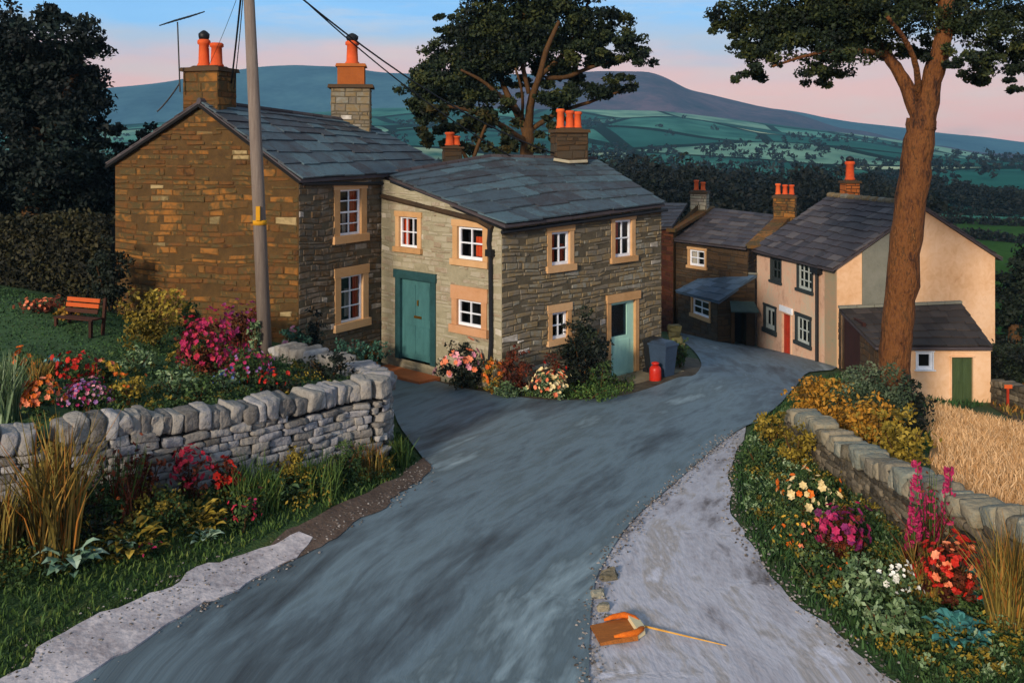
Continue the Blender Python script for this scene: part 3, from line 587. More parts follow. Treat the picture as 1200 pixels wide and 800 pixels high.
face_wall(base, None, fe, -3, [(0, zs), (3.6, Tr[2]-.1), (fe.L, zs-.3)]); face_wall(base, None, fe2, -3, [(0, zs-.3), (fe2.L, zs-.3)]); obj('rear_wall', base, M_MORTAR_G, h2)
window(h2, fl, L1, sur=(.15, .14, .14), bars=(2, 1), curtains=[(0, .3, 0, 1, M_CURT)])
window(h2, fl, L2, sur=(.17, .17, .16), bars=(1, 1), curtains=[(.55, .85, .1, .7, M_CURT)], frame_w=.065)
window(h2, fl, L3, sur=(.19, .34, .2), bars=(1, 1), mat_s=M_OCHRE_PINK, label='window under a wide pinkish stone lintel', frame_w=.06)
window(h2, fr, r4, sur=(.15, .16, .17), bars=(1, 1), curtains=[(.1, .4, 0, 1, M_CURT), (.6, .95, 0, .6, M_CURT)], frame_w=.065)
window(h2, fr, r5, sur=(.15, .15, .15), bars=(1, 1), curtains=[(.05, .45, 0, 1, M_CURT)], frame_w=.065)
window(h2, fr, r6, sur=(.14, .2, .14), bars=(1, 1), frame_w=.065)
def door(parent, fc, rect, leafm, framem, fw=.14, lintel=.16, glass=None, kind='left', label=None, sur=None):
    u0, u1, z0, z1 = rect; fb_ = MB()
    sm_ = sur or framem
    fc.box(fb_, u0, u0+fw, z0, z1-lintel, -.16, .035); fc.box(fb_, u1-fw, u1, z0, z1-lintel, -.16, .035); fc.box(fb_, u0-.04, u1+.04, z1-lintel, z1, -.16, .07)
    d = MB(); a, b, c, e = u0+fw, u1-fw, z0+.04, z1-lintel
    if glass:
        gz = c + (e-c)*glass; s_ = .09
        fc.box(d, a, a+s_, c, e, -.12, -.05); fc.box(d, b-s_*3.2, b, c, e, -.12, -.05); fc.box(d, a+s_, b-s_*3.2, c, gz, -.12, -.05); fc.box(d, a+s_, b-s_*3.2, e-s_, e, -.12, -.05)
        fc.box(d, a+s_*1.6, b-s_*2.2, c+.12, gz-.12, -.05, -.035)
    else:
        fc.box(d, a, b, c, e, -.12, -.06)
        for (f0, f1, g0, g1) in ((.1, .45, .08, .42), (.55, .9, .08, .42), (.1, .45, .52, .93), (.55, .9, .52, .93)):
            fc.box(d, a+(b-a)*f0, a+(b-a)*f1, c+(e-c)*g0, c+(e-c)*g1, -.06, -.045)
    do = obj('door', d, leafm, parent)
    if label: do['label'] = label
    obj('door_frame', fb_, sm_, do)
    if glass:
        g = MB(); fc.box(g, a+s_, b-s_*3.2, gz, e-s_, -.10, -.08); obj('pane', g, M_GLASS, do)
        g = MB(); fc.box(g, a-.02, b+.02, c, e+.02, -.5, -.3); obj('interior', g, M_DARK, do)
    return do, (a, b, c, e)
M_BRASS = mat('brass', ['#6c4c18', '#a07c30'], w=0, metal=.8, rough=.35, bump=0)
do, (a, b, c, e) = door(h2, fl, dl, M_TEAL, M_TEAL_D, fw=.2, lintel=.22, label='teal front door with a brass letterbox and dark teal surround')
k = MB(); fl.box(k, a+(b-a)*.42, a+(b-a)*.66, c+(e-c)*.52, c+(e-c)*.55, -.045, -.025); obj('letterbox', k, M_BRASS, do)
k = MB(); um = a+(b-a)*.55; k.tube([fl.pt(um, c+(e-c)*.74, -.05), fl.pt(um, c+(e-c)*.74, -.02), fl.pt(um, c+(e-c)*.68, -.02)], .025, 8); obj('knocker', k, M_BRASS, do)
door(h2, fr, dr, M_TEAL_L, M_OCHRE, fw=.15, lintel=.22, glass=.55, label='pale green door with a dark glass upper half')
# roof of the cottage
def croof(s, t):
    q = P(592, 264, 22.5); e = P(779, 239, 26.8); lo = (1-s)*q + s*e
    k = .47; hi = (Vr*(1-s/k) + Wr*(s/k)) if s < k else (Wr*(1-(s-k)/(1-k)) + Tr*((s-k)/(1-k)))
    hi = hi; p = (1-t)*lo + t*hi; return p
def croof_n(s, t):
    e = .02; s0, s1 = max(0, s-e), min(1, s+e); t0, t1 = max(-.02, t-e), min(1, t+e)
    n = np.cross(croof(s1, t)-croof(s0, t), croof(s, t1)-croof(s, t0)); n = n/np.linalg.norm(n); return croof(s, t), (n if n[2] > 0 else -n)
rm = MB(); ns = 12; nt_ = 8; V = []
for off in (0, -.07):
    for i in range(ns+1):
        for j in range(nt_+1): p = croof(i/ns, j/nt_); V.append((p[0], p[1], p[2]+off))
q = lambda o, i, j: o*(ns+1)*(nt_+1) + i*(nt_+1) + j
Fq = [(q(0,i,j), q(0,i+1,j), q(0,i+1,j+1), q(0,i,j+1)) for i in range(ns) for j in range(nt_)] + [(q(1,i,j+1), q(1,i+1,j+1), q(1,i+1,j), q(1,i,j)) for i in range(ns) for j in range(nt_)]
Fq += [(q(0,0,j+1), q(0,0,j), q(1,0,j), q(1,0,j+1))[::-1] for j in range(nt_)] + [(q(0,i,0), q(0,i+1,0), q(1,i+1,0), q(1,i,0))[::-1] for i in range(ns)] + [(q(0,ns,j), q(0,ns,j+1), q(1,ns,j+1), q(1,ns,j))[::-1] for j in range(nt_)]
rm.add(V, Fq, .3)
bk = [np.append(Sb, zs-.4), np.append(Pb, zs-.4)]
roof_sheet(rm, [Tr, Wr, bk[1], bk[0]]); roof_sheet(rm, [Wr, Vr, bk[1]])
rfo = obj('roof', rm, M_SLATE_BR, h2)
sm = MB(); slates(sm, croof_n, 8, [.72, .68, .62, .56, .5, .46, .42, .38], th=.04, lift=.045); obj('slates', sm, M_SLATE, rfo)
rdg = MB()
for a, b, n in ((Vr, Wr, 9), (Wr, Tr, 10)):
    for i in range(n): rdg.tube([a + (b-a)*i/n + [0, 0, .04], a + (b-a)*(i+.95)/n + [0, 0, .04]], .08, 8)
obj('ridge_tiles', rdg, M_SLATE_BR, rfo)
k = MB(); rr = Tr + np.array([-.95, -.35, -.02])
k.tube([P(649, 187, 28.5), P(667, 190, 28.35), P(688, 189, 28.6)], .05, 6); obj('mortar_fillet', k, M_STONE_PALE, rfo)
g = MB(); g.tube([fr.pt(-.1, zq-.16, .12), fr.pt(fr.L+.1, zs-.14, .12)], .055, 8); g.tube([P(458, 213, 25.7), P(520, 238, 24.3), P(590, 268, 22.62)], .04, 6); obj('gutter', g, M_IRON, h2)
g = MB(); g.tube([P(448, 230, 25.85), P(500, 243, 24.7), P(560, 258, 23.3), P(577, 268, 22.95)], .075, 8); obj('lead_pipe', g, M_STONE_DARK, h2)
g = MB(); ud = fl.u(577); g.tube([fl.pt(ud, fl.z(266, ud), .07), fl.pt(ud-.05, fl.z(285, ud), .08), fl.pt(ud, fl.z(300, ud), .07), fl.pt(ud+.02, fl.z(400, ud), .07), fl.pt(ud-.03, fl.z(440, ud), .1)], .055, 8)
fl.box(g, ud-.1, ud+.1, fl.z(300, ud), fl.z(292, ud), .01, .16); obj('downpipe', g, M_IRON, h2)
chimney(h2, XY(667, 29.0), (1, .2), .98, .8, 4.6, zy(152, 29.0), [(-.28, .6, .12, False), (.02, .55, .13, False), (.27, .52, .12, False)], ms=M_STONE_DARK, mm=M_MORTAR_D)
chimney(h2, XY(530, 29.6), (1, .2), .55, .5, 4.6, zy(172, 29.6), [(-.08, .42, .14, False), (.15, .3, .1, False)], ms=M_STONE_DARK, mm=M_MORTAR_D, cap=.06)
# ------------------------------------------------------------ 3. the far brown terrace house with lean-to
A3, B3 = np.array(XY(792, 47)), np.array(XY(876, 43.2)); f3 = Face(A3, B3)
h3 = empty('terrace_house', (B3[0], B3[1], T(*B3)), 'dark brown stone house with blue slated lean-to, left of the pink house', 'house')
z30, z31 = zy(282, 47), zy(291, 43.2); wA = f3.rect(806, 828, 290, 315); base, st = MB(), MB()
face_wall(base, st, f3, -4.5, [(0, z30), (f3.L, z31)], [wA], ch=.2, sl=.5); w = obj('front_wall', base, M_MORTAR_D, h3); obj('wall_stones', st, M_STONE_DARK, w)
window(h3, f3, wA, sur=(.12, .12, .14), bars=(1, 1), frame_w=.09, curtains=[(0, .5, 0, .9, M_CURT_W)])
RL, RR = P(833, 244, 50.5), P(912, 253, 47.5); EL, ER = P(790, 281, 46.8), P(874, 291, 42.9)
bd = np.array([RR[0]-B3[0], RR[1]-B3[1]])*2; f3b = Face(B3, B3 + bd); base, st = MB(), MB()
face_wall(base, st, f3b, -4.5, [(0, z31), (f3b.L/2, RR[2]), (f3b.L, z31)], ch=.2, sl=.5); f3c = Face(B3+bd, A3+bd); face_wall(base, None, f3c, -4.5, [(0, z31), (f3c.L, z30)]); f3d = Face(A3+bd, A3); face_wall(base, None, f3d, -4.5, [(0, z30), (f3d.L/2, RL[2]), (f3d.L, z30)])
w = obj('gable_wall', base, M_MORTAR_D, h3); obj('wall_stones', st, M_STONE_DARK, w)
rf = MB(); roof_sheet(rf, [EL, ER, RR, RL]); bE = lambda p, q: p*2 - q
roof_sheet(rf, [RL, RR, np.array([*(B3+bd), z31]), np.array([*(A3+bd), z30])]); rfo = obj('roof', rf, M_SLATE_BR, h3)
sm = MB(); slates(sm, bil(EL, ER, RR, RL), 9, [.5]*9, th=.04, lift=.04); obj('slates', sm, M_SLATE_BR, rfo)
k = MB()
def coping(mb, a, b, wd, th):
    a = np.array(a); b = np.array(b); d = b-a; sdv = np.cross(d, [0, 0, 1]); sdv = sdv/np.linalg.norm(sdv)*wd/2; up = np.array([0, 0, th]); n = max(2, int(np.linalg.norm(d)/.6))
    for i in range(n):
        p = a + d*i/n; q_ = a + d*(i+.97)/n; mb.hexa([p-sdv, p+sdv, q_+sdv, q_-sdv, p-sdv+up, p+sdv+up, q_+sdv+up, q_-sdv+up])
coping(k, ER + [.35, 0, -.02], RR + [.5, .1, .02], .75, .16); obj('roof_coping', k, M_STONE_WARM, rfo); k = MB(); coping(k, P(786, 272, 46.6), P(833, 245, 50.6), .5, .16); obj('roof_coping', k, M_STONE_PALE if False else M_STONE_WARM, rfo)
chimney(h3, XY(820, 50.3), (1, -.4), .85, .8, 2, zy(224, 50.3), [(-.18, .55, .13, False), (.18, .45, .13, False)], ms=M_STONE_PALE, mm=M_MORTAR_G, cap=.12)
chimney(h3, XY(920, 47.2), (1, -.4), 1.05, .9, 1.5, zy(229, 47.2), [(-.34, .55, .13, False), (0, .5, .13, False), (.32, .5, .13, False)], ms=M_STONE_WARM, mm=M_MORTAR_D, cap=.12)
K0, K1, K2 = np.array(XY(795, 46.2)), np.array(XY(841, 42.5)), np.array(XY(885, 42.6)); g0, g1 = Face(K0, K1), Face(K1, K2)
wl = g0.rect(810, 833, 348, 374); base, st = MB(), MB()
face_wall(base, st, g0, -4.5, [(0, zy(341, 46.2)), (g0.L, zy(353, 42.5))], [wl], ch=.2, sl=.5)
dk = g1.rect(859, 875, 362, 404); face_wall(base, st, g1, -4.5, [(0, zy(353, 42.5)), (g1.L, zy(326, 42.6))], [dk], ch=.2, sl=.5)
w = obj('lean_to', base, M_MORTAR_D, h3); obj('wall_stones', st, M_STONE_DARK, w)
rf = MB(); q4 = [P(792, 341, 46.0), P(843, 354, 42.2), P(887, 323, 42.9), P(835, 319, 45.6)]; roof_sheet(rf, q4); obj('slates', rf, M_SLATE_BLUE, w)
sm = MB(); slates(sm, bil(*q4), 7, [.4]*5, th=.03); obj('slates', sm, M_SLATE_BLUE, w)
k = MB(); coping(k, q4[3] + [0, -.02, .05], q4[2] + [0, -.02, .05], .18, .08); obj('flashing', k, M_RENDER_GREY, w)
window(h3, g0, wl, sur=(.14, .12, .16), bars=(1, 1), frame_w=.08, mat_s=M_OCHRE)
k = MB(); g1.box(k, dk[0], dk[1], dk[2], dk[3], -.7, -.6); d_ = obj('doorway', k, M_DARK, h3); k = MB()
g1.box(k, dk[0]-.12, dk[0]+.05, dk[2]-.1, dk[3], -.6, .1); g1.box(k, dk[1]-.05, dk[1]+.3, dk[2]-.1, dk[3], -.6, .12); obj('door_jamb', k, M_STONE_DARK, d_)
k = MB(); pa = [np.array(g1.pt(dk[0]-.3, dk[3]+.05, .75)), np.array(g1.pt(dk[1]+.32, dk[3]+.02, .75)), np.array(g1.pt(dk[1]+.32, dk[3]+.34, .02)), np.array(g1.pt(dk[0]-.15, dk[3]+.38, .02))]
roof_sheet(k, pa, .07); obj('porch_roof', k, mat('porch_slate', ['#1e2e2e', '#33484a', '#40585a'], w=0, bump=.3), h3)
# sliver of one more house behind the cottage
h3b = empty('hidden_house', (*XY(765, 49), T(*XY(765, 49))), 'reddish stone house mostly hidden behind the corner cottage', 'house')
base, st = MB(), MB(); fh = Face(XY(735, 50), XY(789, 46.8)); face_wall(base, st, fh, -4.5, [(0, zy(270, 50)), (fh.L, zy(266, 46.8))], ch=.22, sl=.5)
fh2 = Face(XY(789, 46.8), np.array(XY(789, 46.8)) + [3, 5]); face_wall(base, None, fh2, -4.5, [(0, zy(266, 46.8)), (3.5, zy(240, 50)), (fh2.L, zy(262, 50))])
w = obj('front_wall', base, M_MORTAR_W, h3b); obj('wall_stones', st, mat('stone_red', ['#2a120a', '#4c2414', '#6c3a20'], w=.5, scale=2), w)
rf = MB(); q5 = [P(732, 271, 49.8), P(788, 266, 46.6), P(806, 239, 50.4), P(745, 238, 53.5)]; roof_sheet(rf, q5); rfo = obj('roof', rf, M_SLATE_BR, h3b); sm = MB(); slates(sm, bil(*q5), 6, [.5]*7, th=.04); obj('slates', sm, M_SLATE_BR, rfo)
# ------------------------------------------------------------ 4. the pink rendered house
K_, M_, W_ = np.array(XY(887, 43)), np.array(XY(981, 36)), np.array(XY(1166, 37.4)); fp, fq = Face(K_, M_), Face(M_, W_)
h4 = empty('rendered_house', (M_[0], M_[1], T(*M_)), 'pink rendered house with peach gable and red door down the lane', 'house')
zk, zm, zw = zy(292, 43), zy(312, 36), zy(300, 37.4)
a1, a2, a3, a4 = fp.rect(903, 916, 300, 332), fp.rect(934, 953, 304, 343), fp.rect(895, 910, 357, 391), fp.rect(932, 951, 368, 406)
dd = fp.rect(916, 928, 366, 419); base = MB()
face_wall(base, None, fp, -4, [(0, zk), (fp.L, zm)], [a1, a2, a3, a4, dd]); obj('front_wall', base, M_RENDER_PINK, h4)
uap = fq.u(1078); zap = fq.z(243, uap); base = MB(); face_wall(base, None, fq, -4, [(0, zm), (uap, zap), (fq.L, zw)])
gw = obj('gable_wall', base, M_RENDER_PEACH, h4)
k = MB(); g0u, g1u = fq.u(1010), fq.u(1044); zt = lambda u: np.interp(u, [0, uap, fq.L], [zm, zap, zw]) - .12
k.hexa([fq.pt(g0u, zy(361, 36.1), .06), fq.pt(g1u, zy(361, 36.2), .06), fq.pt(g1u, zy(361, 36.2), -.05), fq.pt(g0u, zy(361, 36.1), -.05), fq.pt(g0u, zt(g0u), .06), fq.pt(g1u, zt(g1u), .06), fq.pt(g1u, zt(g1u), -.05), fq.pt(g0u, zt(g0u), -.05)], .5)
obj('grey_render_panel', k, M_RENDER_GREY, gw)
k = MB(); qx = fq.u(981); fp.box(k, fp.L-.9, fp.L-.02, -4, zm-.1, -.1, .03); obj('corner_strip', k, mat('render_worn', ['#6c6650', '#938a70', '#a8886c', '#a09880'], w=0, scale=1.5, bump=.3), h4)
k = MB(); fp.box(k, 0, fp.L-.92, -4, zy(400, 40)-.1, -.1, .02); 
bw = W_ - M_; off = (K_ - M_); Kb, Wb = K_, W_ + off; base = MB(); fz = Face(Wb, K_); face_wall(base, None, fz, -4, [(0, zw), (fz.L-uap, zap), (fz.L, zk)]); fz2 = Face(W_, Wb); face_wall(base, None, fz2, -4, [(0, zw), (fz2.L, zw)]); obj('rear_wall', base, M_RENDER_PEACH, h4)
M_FDARK = mat('dark_frame', ['#1a2022', '#30383a'], w=0, bump=.1); M_FGREY = mat('grey_frame', ['#8c9490', '#b0b8b4'], w=0, bump=.1)
window(h4, fp, a1, sur=(.08, .1, .1), bars=(1, 1), frame_w=.12, fmat=M_FDARK, mat_s=M_FDARK, label='narrow dark framed upper window')
window(h4, fp, a2, sur=(.1, .12, .12), bars=(2, 2), frame_w=.09, fmat=M_FGREY, mat_s=M_FDARK)
window(h4, fp, a3, sur=(.14, .1, .2), bars=(1, 0), frame_w=.16, fmat=M_FGREY, mat_s=M_FDARK)
window(h4, fp, a4, sur=(.14, .14, .14), bars=(2, 1), frame_w=.09, fmat=M_FGREY, mat_s=M_FDARK)
do, _ = door(h4, fp, dd, M_RED_P, M_RENDER_PINK, fw=.1, lintel=.05, label='red front door under a white lintel')
k = MB(); fp.box(k, dd[0]-.1, dd[1]+.08, dd[3]-.02, dd[3]+.24, -.1, .07); obj('lintel', k, M_WHITE, do)
er, el_ = np.array(fq.pt(-.05, zm-.06, .18)), np.array([K_[0]-.2, K_[1]+.2, zk-.04]); rr_ = np.array(fq.pt(uap, zap+.05, .18)); rl_ = np.array([rr_[0]+off[0], rr_[1]+off[1]+.1, rr_[2]]); el_ = el_ + [0, 0, 0]
er = er + [-.22, 0, -.05]
wr_ = np.array(fq.pt(fq.L+.2, zw-.1, .18)); wl_ = wr_ + [off[0], off[1], 0]
rf = MB(); roof_sheet(rf, [el_, er, rr_, rl_]); roof_sheet(rf, [rl_, rr_, wr_, wl_]); rfo = obj('roof', rf, M_SLATE_BR, h4)
sm = MB(); slates(sm, bil(el_, er, rr_, rl_), 12, [.42]*11, th=.04, lift=.045); obj('slates', sm, M_SLATE_BR, rfo)
sm = MB(); slates(sm, bil(wl_, wr_, rr_, rl_), 12, [.42]*11, th=.04, lift=.045); obj('slates', sm, M_SLATE_BR, rfo)
rdg = MB(); n = 12
for i in range(n): a = rl_ + (rr_-rl_)*i/n; b = rl_ + (rr_-rl_)*(i+.7)/n; rdg.tube([a + [0, 0, .06], b + [0, 0, .08]], .13, 8)
obj('ridge_tiles', rdg, M_STONE_MID, rfo)
g = MB(); g.tube([fp.pt(0, zk-.15, .12), fp.pt(fp.L, zm-.15, .12)], .06, 8); obj('gutter', g, M_IRON, h4)
g = MB(); ud = fp.u(960); g.tube([fp.pt(ud, fp.z(312, ud), .1), fp.pt(ud, fp.z(428, ud), .1)], .07, 8); fp.box(g, ud-.3, ud+.3, fp.z(320, ud), fp.z(313, ud), .02, .25); obj('downpipe', g, M_IRON, h4)
chimney(h4, XY(996, 42.6), (1, .1), .65, .6, 2.2, zy(212, 42.6), [(0, .85, .2, True)], ms=M_BRICK, mm=M_MORTAR_D)
# ------------------------------------------------------------ 5. outbuilding
O0, O1, O2 = np.array(XY(983, 35.4)), np.array(XY(1030, 31.2)), np.array(XY(1161, 31.2)); fo, fo1 = Face(O0, O1), Face(O1, O2)
h5 = empty('outbuilding', (O1[0], O1[1], T(*O1)), 'low peach outbuilding with dark slate roof and green door, below the gable', 'shed')
ow, od = fo1.rect(1073, 1094, 411, 434), fo1.rect(1114, 1141, 417, 473); ze = zy(407, 31.2); base = MB()
face_wall(base, None, fo1, -4, [(0, ze), (fo1.L, ze)], [ow, od]); obj('front_wall', base, M_RENDER_PEACH, h5)
zr0 = zy(364, 35.4); base, st = MB(), MB(); lo = fo.rect(986, 1008, 372, 440); face_wall(base, st, fo, -4, [(0, zr0), (fo.L, ze)], [lo], ch=.2, sl=.4)
w = obj('side_wall', base, M_MORTAR_D, h5); obj('wall_stones', st, M_STONE_DARK, w)
k = MB(); fo.box(k, lo[0], lo[1], lo[2], lo[3], -.2, -.1); ddr = obj('door', k, mat('dark_red_boards', ['#140a08', '#301410', '#4a2014'], w=0, scale=4, stretch=(4, 4, .4)), h5); ddr['label'] = 'dark red barn door'
O3 = O2 + [.25, 4.3]; base = MB(); f_ = Face(O2, O3); face_wall(base, None, f_, -4, [(0, ze), (f_.L, zy(358, 35.4))]); obj('rear_wall', base, M_RENDER_PEACH, h5)
q6 = [P(1026, 407, 30.95), P(1163, 407, 30.95), P(1127, 357, 35.3), P(983, 363, 35.5)]; rf = MB(); roof_sheet(rf, q6); roof_sheet(rf, [q6[1], q6[1] + [.5, 4.4, 0], q6[2]]); rfo = obj('roof', rf, M_SLATE_BR, h5)
M_SL_D = mat('slate_dark', ['#1c1817', '#2e2826', '#3c3430', '#4a423e'], w=.6, scale=3, bump=.5)
sm = MB(); slates(sm, bil(*q6), 9, [.5]*6, th=.045, lift=.05); obj('slates', sm, M_SL_D, rfo)
k = MB(); coping(k, q6[3] + [0, 0, .06], q6[2] + [0, 0, .06], .2, .09); obj('flashing', k, M_RENDER_GREY, rfo)
window(h5, fo1, ow, sur=(.03, .03, .03), bars=(0, 0), frame_w=.09, mat_s=M_WHITE, label='small white framed window')
do, _ = door(h5, fo1, od, M_GREEN_P, M_RENDER_PEACH, fw=.03, lintel=.03, label='green boarded door')
# ------------------------------------------------------------ drystone walls
_K = 4
_g = [(x, y, z) for x in range(_K+1) for y in range(_K+1) for z in range(_K+1) if 0 in (x, y, z) or _K in (x, y, z)]
SV = np.array(_g, float) / _K * 2 - 1; _ix = {p: i for i, p in enumerate(_g)}
SF = []
for ax in range(3):
    for sgn in (0, _K):
        for a in range(_K):
            for b in range(_K):
                q = []
                for (i, j) in ((a, b), (a+1, b), (a+1, b+1), (a, b+1)):
                    p = [0, 0, 0]; p[ax] = sgn; p[(ax+1) % 3] = i; p[(ax+2) % 3] = j; q.append(_ix[tuple(p)])
                SF.append(q if sgn else q[::-1])
SVr = np.sin(SV*math.pi/2*.97); SVr = SVr / (np.sum(np.abs(SVr)**11, axis=1)**(1/11))[:, None]
def stone(mb, c, t, n, u, l, d, h, jit=.1, rnd=None):
    k = rng.normal(0, 1, (4, 3)); ph = rng.uniform(0, 6.28, 4); dv = rng.normal(0, 1, (4, 3)); f = sum(np.sin(SVr @ (k[i]*1.6) + ph[i])[:, None]*dv[i] for i in range(4))
    v = SVr + f*jit*.8 + rng.uniform(-jit, jit, SVr.shape)*.55
    v = v * (np.array([l, d, h]) / 2) 
    V = np.array(c) + v[:, :1]*np.array(t) + v[:, 1:2]*np.array(n) + v[:, 2:]*np.array(u)
    mb.add(V, SF, rnd)
def drywall(name, label, path, zb, tops, mstone, group=None, thick=.5, cope=.3, ch=.13, sl=.32, cl_=.2, copemat=None):
    """path: XY points, tops: top z (incl. coping) at each point, zb: ground function"""
    Pn = np.array(path, float); seg = np.linalg.norm(np.diff(Pn, axis=0), axis=1); acc = np.concatenate([[0], np.cumsum(seg)]); Ln = acc[-1]
    def at(s): s = np.clip(s, 0, Ln); return np.array([np.interp(s, acc, Pn[:, 0]), np.interp(s, acc, Pn[:, 1])]), float(np.interp(s, acc, tops))
    def tan(s): a, _ = at(s-.25); b, _ = at(s+.25); d = b-a; return d/np.linalg.norm(d)
    mid, _ = at(Ln/2); root = empty(name, (mid[0], mid[1], zb(*mid)), label, 'wall', group)
    core = MB(); n = max(4, int(Ln/.4)); V = []
    for i in range(n+1):
        s = Ln*i/n; s = min(max(s, .08), Ln-.08); p, tz = at(s); t = tan(s); m = np.array([t[1], -t[0]]); w = thick/2 - .07
        b = zb(*p) - .4
        V += [(*(p+m*w), b), (*(p+m*w), tz-cope-.02), (*(p-m*w), tz-cope-.02), (*(p-m*w), b)]
    Fq = [(4*i+k, 4*i+(k+1) % 4, 4*i+4+(k+1) % 4, 4*i+4+k) for i in range(n) for k in range(4)] + [(0,3,2,1), (4*n, 4*n+1, 4*n+2, 4*n+3)]
    core.add(V, Fq, .1); body = obj('wall_body', core, M_DARK, root)
    st = MB(); zmin = min(zb(*at(Ln*i/20)[0]) for i in range(21)) - .15; zmax = max(tops) - cope; z = zmin
    while z < zmax:
        h = ch * random.uniform(.7, 1.35); s = random.uniform(-.1, .1)
        while s < Ln:
            l = sl*random.uniform(.5, 1.6); p, tz = at(s + l/2); t = tan(s + l/2)
            if s + l <= Ln + .12 and z + h*.6 < tz - cope and z + h > zb(*p) - .1:
                m = np.array([t[1], -t[0], 0]); hh = min(h, tz-cope-z+.03)
                for sg in (-1, 1):
                    off = sg*(thick/2 - .11 + random.uniform(-.025, .03)); c = np.array([p[0], p[1], z+hh/2]) + m*off
                    stone(st, c, (t[0], t[1], random.uniform(-.06, .06)), m*sg, (0, 0, 1), l*.97, .26, hh*.97, .09)
            s += l
        z += h
    obj('stones', st, mstone, body, smooth=True)
    cp_ = MB(); s = .05
    while s < Ln - .05:
        l = cl_*random.uniform(.6, 1.5); p, tz = at(s+l/2); t = tan(s+l/2); a = random.uniform(-.22, .28); T3 = np.array([t[0]*math.cos(a), t[1]*math.cos(a), math.sin(a)]); U = np.array([-t[0]*math.sin(a), -t[1]*math.sin(a), math.cos(a)])
        h = cope*random.uniform(.85, 1.2); stone(cp_, (p[0], p[1], tz - cope + h/2 - .02), T3, (t[1], -t[0], 0), U, l*.98, (thick+.08)*random.uniform(.88, 1.1), h, .08); s += l*.93
    obj('coping_stones', cp_, copemat or mstone, root, smooth=True)
    return root
TT = lambda x, y: T(x, y)
lwp = [XY(325, 21.2), XY(350, 20.8), XY(385, 20.1), XY(418, 19.2), XY(436, 18.5), XY(443, 17.9), XY(439, 17.3)] + [XY(p, Y) for p, Y, _ in LW[1:]]
lwt = [EYE + (HZ-py)/F*Y for py, Y in [(402, 21.2), (405, 20.8), (412, 20.1), (424, 19.2), (431, 18.5), (436, 17.9), (440, 17.3), (447, 17.0), (463, 16.0), (476, 15.0), (482, 14.3), (492, 13.8)]]
drywall('drystone_wall', 'long curved grey drystone wall holding up the flower garden on the left', lwp, TT, lwt, M_DRY, ch=.12, sl=.27, cope=.32, cl_=.21)
drywall('drystone_wall', 'short end of drystone wall at the left edge, behind the tall reeds', [XY(48, 13.6), XY(-60, 13.0), XY(-220, 12.2)], TT, [zy(497, 13.6), zy(507, 13.0), zy(515, 12.2)], M_DRY, ch=.12, sl=.27, cope=.32, cl_=.21)
rwp = [XY(934, 19.9), XY(942, 19.3), XY(975, 17.8), XY(1010, 16.5), XY(1080, 14.3), XY(1200, 12.0), (7.15, 9.6), (7.5, 8)]
rwt = [zy(478, 19.9), zy(479, 19.3), zy(500, 17.8), zy(521, 16.5), zy(557, 14.3), zy(600, 12.0), 1.5, 1.5]
drywall('drystone_wall', 'drystone wall with large rounded coping stones beside the right flower bed', rwp, TT, rwt, M_DRY_D, thick=.46, cope=.3, cl_=.27, ch=.12, sl=.26, copemat=M_DRY_W)

drywall('drystone_wall', 'low dark drystone wall running right from the outbuilding', [XY(1164, 31.5), XY(1200, 30), XY(1320, 27)], TT, [T(*XY(1164, 31.5))+.75, T(*XY(1200, 30))+.75, T(*XY(1320, 27))+.75], M_DRY_D, cope=.2, ch=.14, sl=.3)
# ------------------------------------------------------------ foliage
def unit(n):
    v = rng.normal(size=(n, 3)); return v / np.linalg.norm(v, axis=1)[:, None]
def leafquads(C, size, aspect=.5, droop=None, dirs=None):
    n = len(C); a = unit(n) if dirs is None else dirs; b = np.cross(a, unit(n)); b /= np.linalg.norm(b, axis=1)[:, None] + 1e-9
    s = (np.asarray(size) * rng.uniform(.6, 1.35, n))[:, None]
    return np.stack([C - a*s*.5, C + b*s*.5*aspect, C + a*s*.5, C - b*s*.5*aspect], 1)
def clumps(mb, c, r, nsub, nleaf, size, subr=.32, shell=.75, aspect=.55, flat=1):
    c = np.array(c, float); r = np.array(r, float); U = unit(nsub) * (shell + (1-shell)*rng.random(nsub)[:, None]**.5*1.2)
    U *= rng.uniform(.62, 1.14, nsub)[:, None]
    S = c + U*r; tone = rng.random(nsub); k = np.repeat(np.arange(nsub), nleaf); n = len(k)
    off = unit(n) * rng.random(n)[:, None]**.45 * (subr*float(r.mean())); off[:, 2] *= .65*flat
    mb.quads(leafquads(S[k] + off, size, aspect), np.clip(tone[k]*.65 + rng.random(n)*.35, 0, 1))
LM_OLIVE = leafmat('leaves_olive', ['#04080a', '#0a140e', '#142214', '#222e16', '#3c421c', '#564c1e'])
LM_DARK = leafmat('leaves_dark', ['#050806', '#0a100c', '#101a12', '#1a2416', '#24301c'])
LM_DARK2 = leafmat('leaves_dark_teal', ['#060a0a', '#0c1614', '#14211c', '#1c2e26'])
LM_FAR = leafmat('leaves_far', ['#030605', '#070d0a', '#0c1410', '#131f14'])
LM_BUSH = leafmat('leaves_bush', ['#121c0e', '#22341a', '#344c26', '#4a5c2c', '#6a6c38'])
LM_TEAL = leafmat('leaves_teal', ['#12221c', '#1e3a30', '#2f5445', '#44705c', '#5c8474'])
LM_YEL = leafmat('leaves_yellow', ['#2a240a', '#4c4212', '#72621c', '#96802c', '#b09a48'])
LM_BRACK = leafmat('leaves_bracken', ['#2a1e0a', '#523c12', '#86601a', '#b07a26', '#747030', '#c88a38'])
LM_RUST = leafmat('leaves_rust', ['#180a06', '#34140a', '#542210', '#6c3018', '#3a2a14'])
LM_PALE = leafmat('leaves_pale', ['#3c5440', '#5c7c66', '#84a08c', '#a4b8a4'])
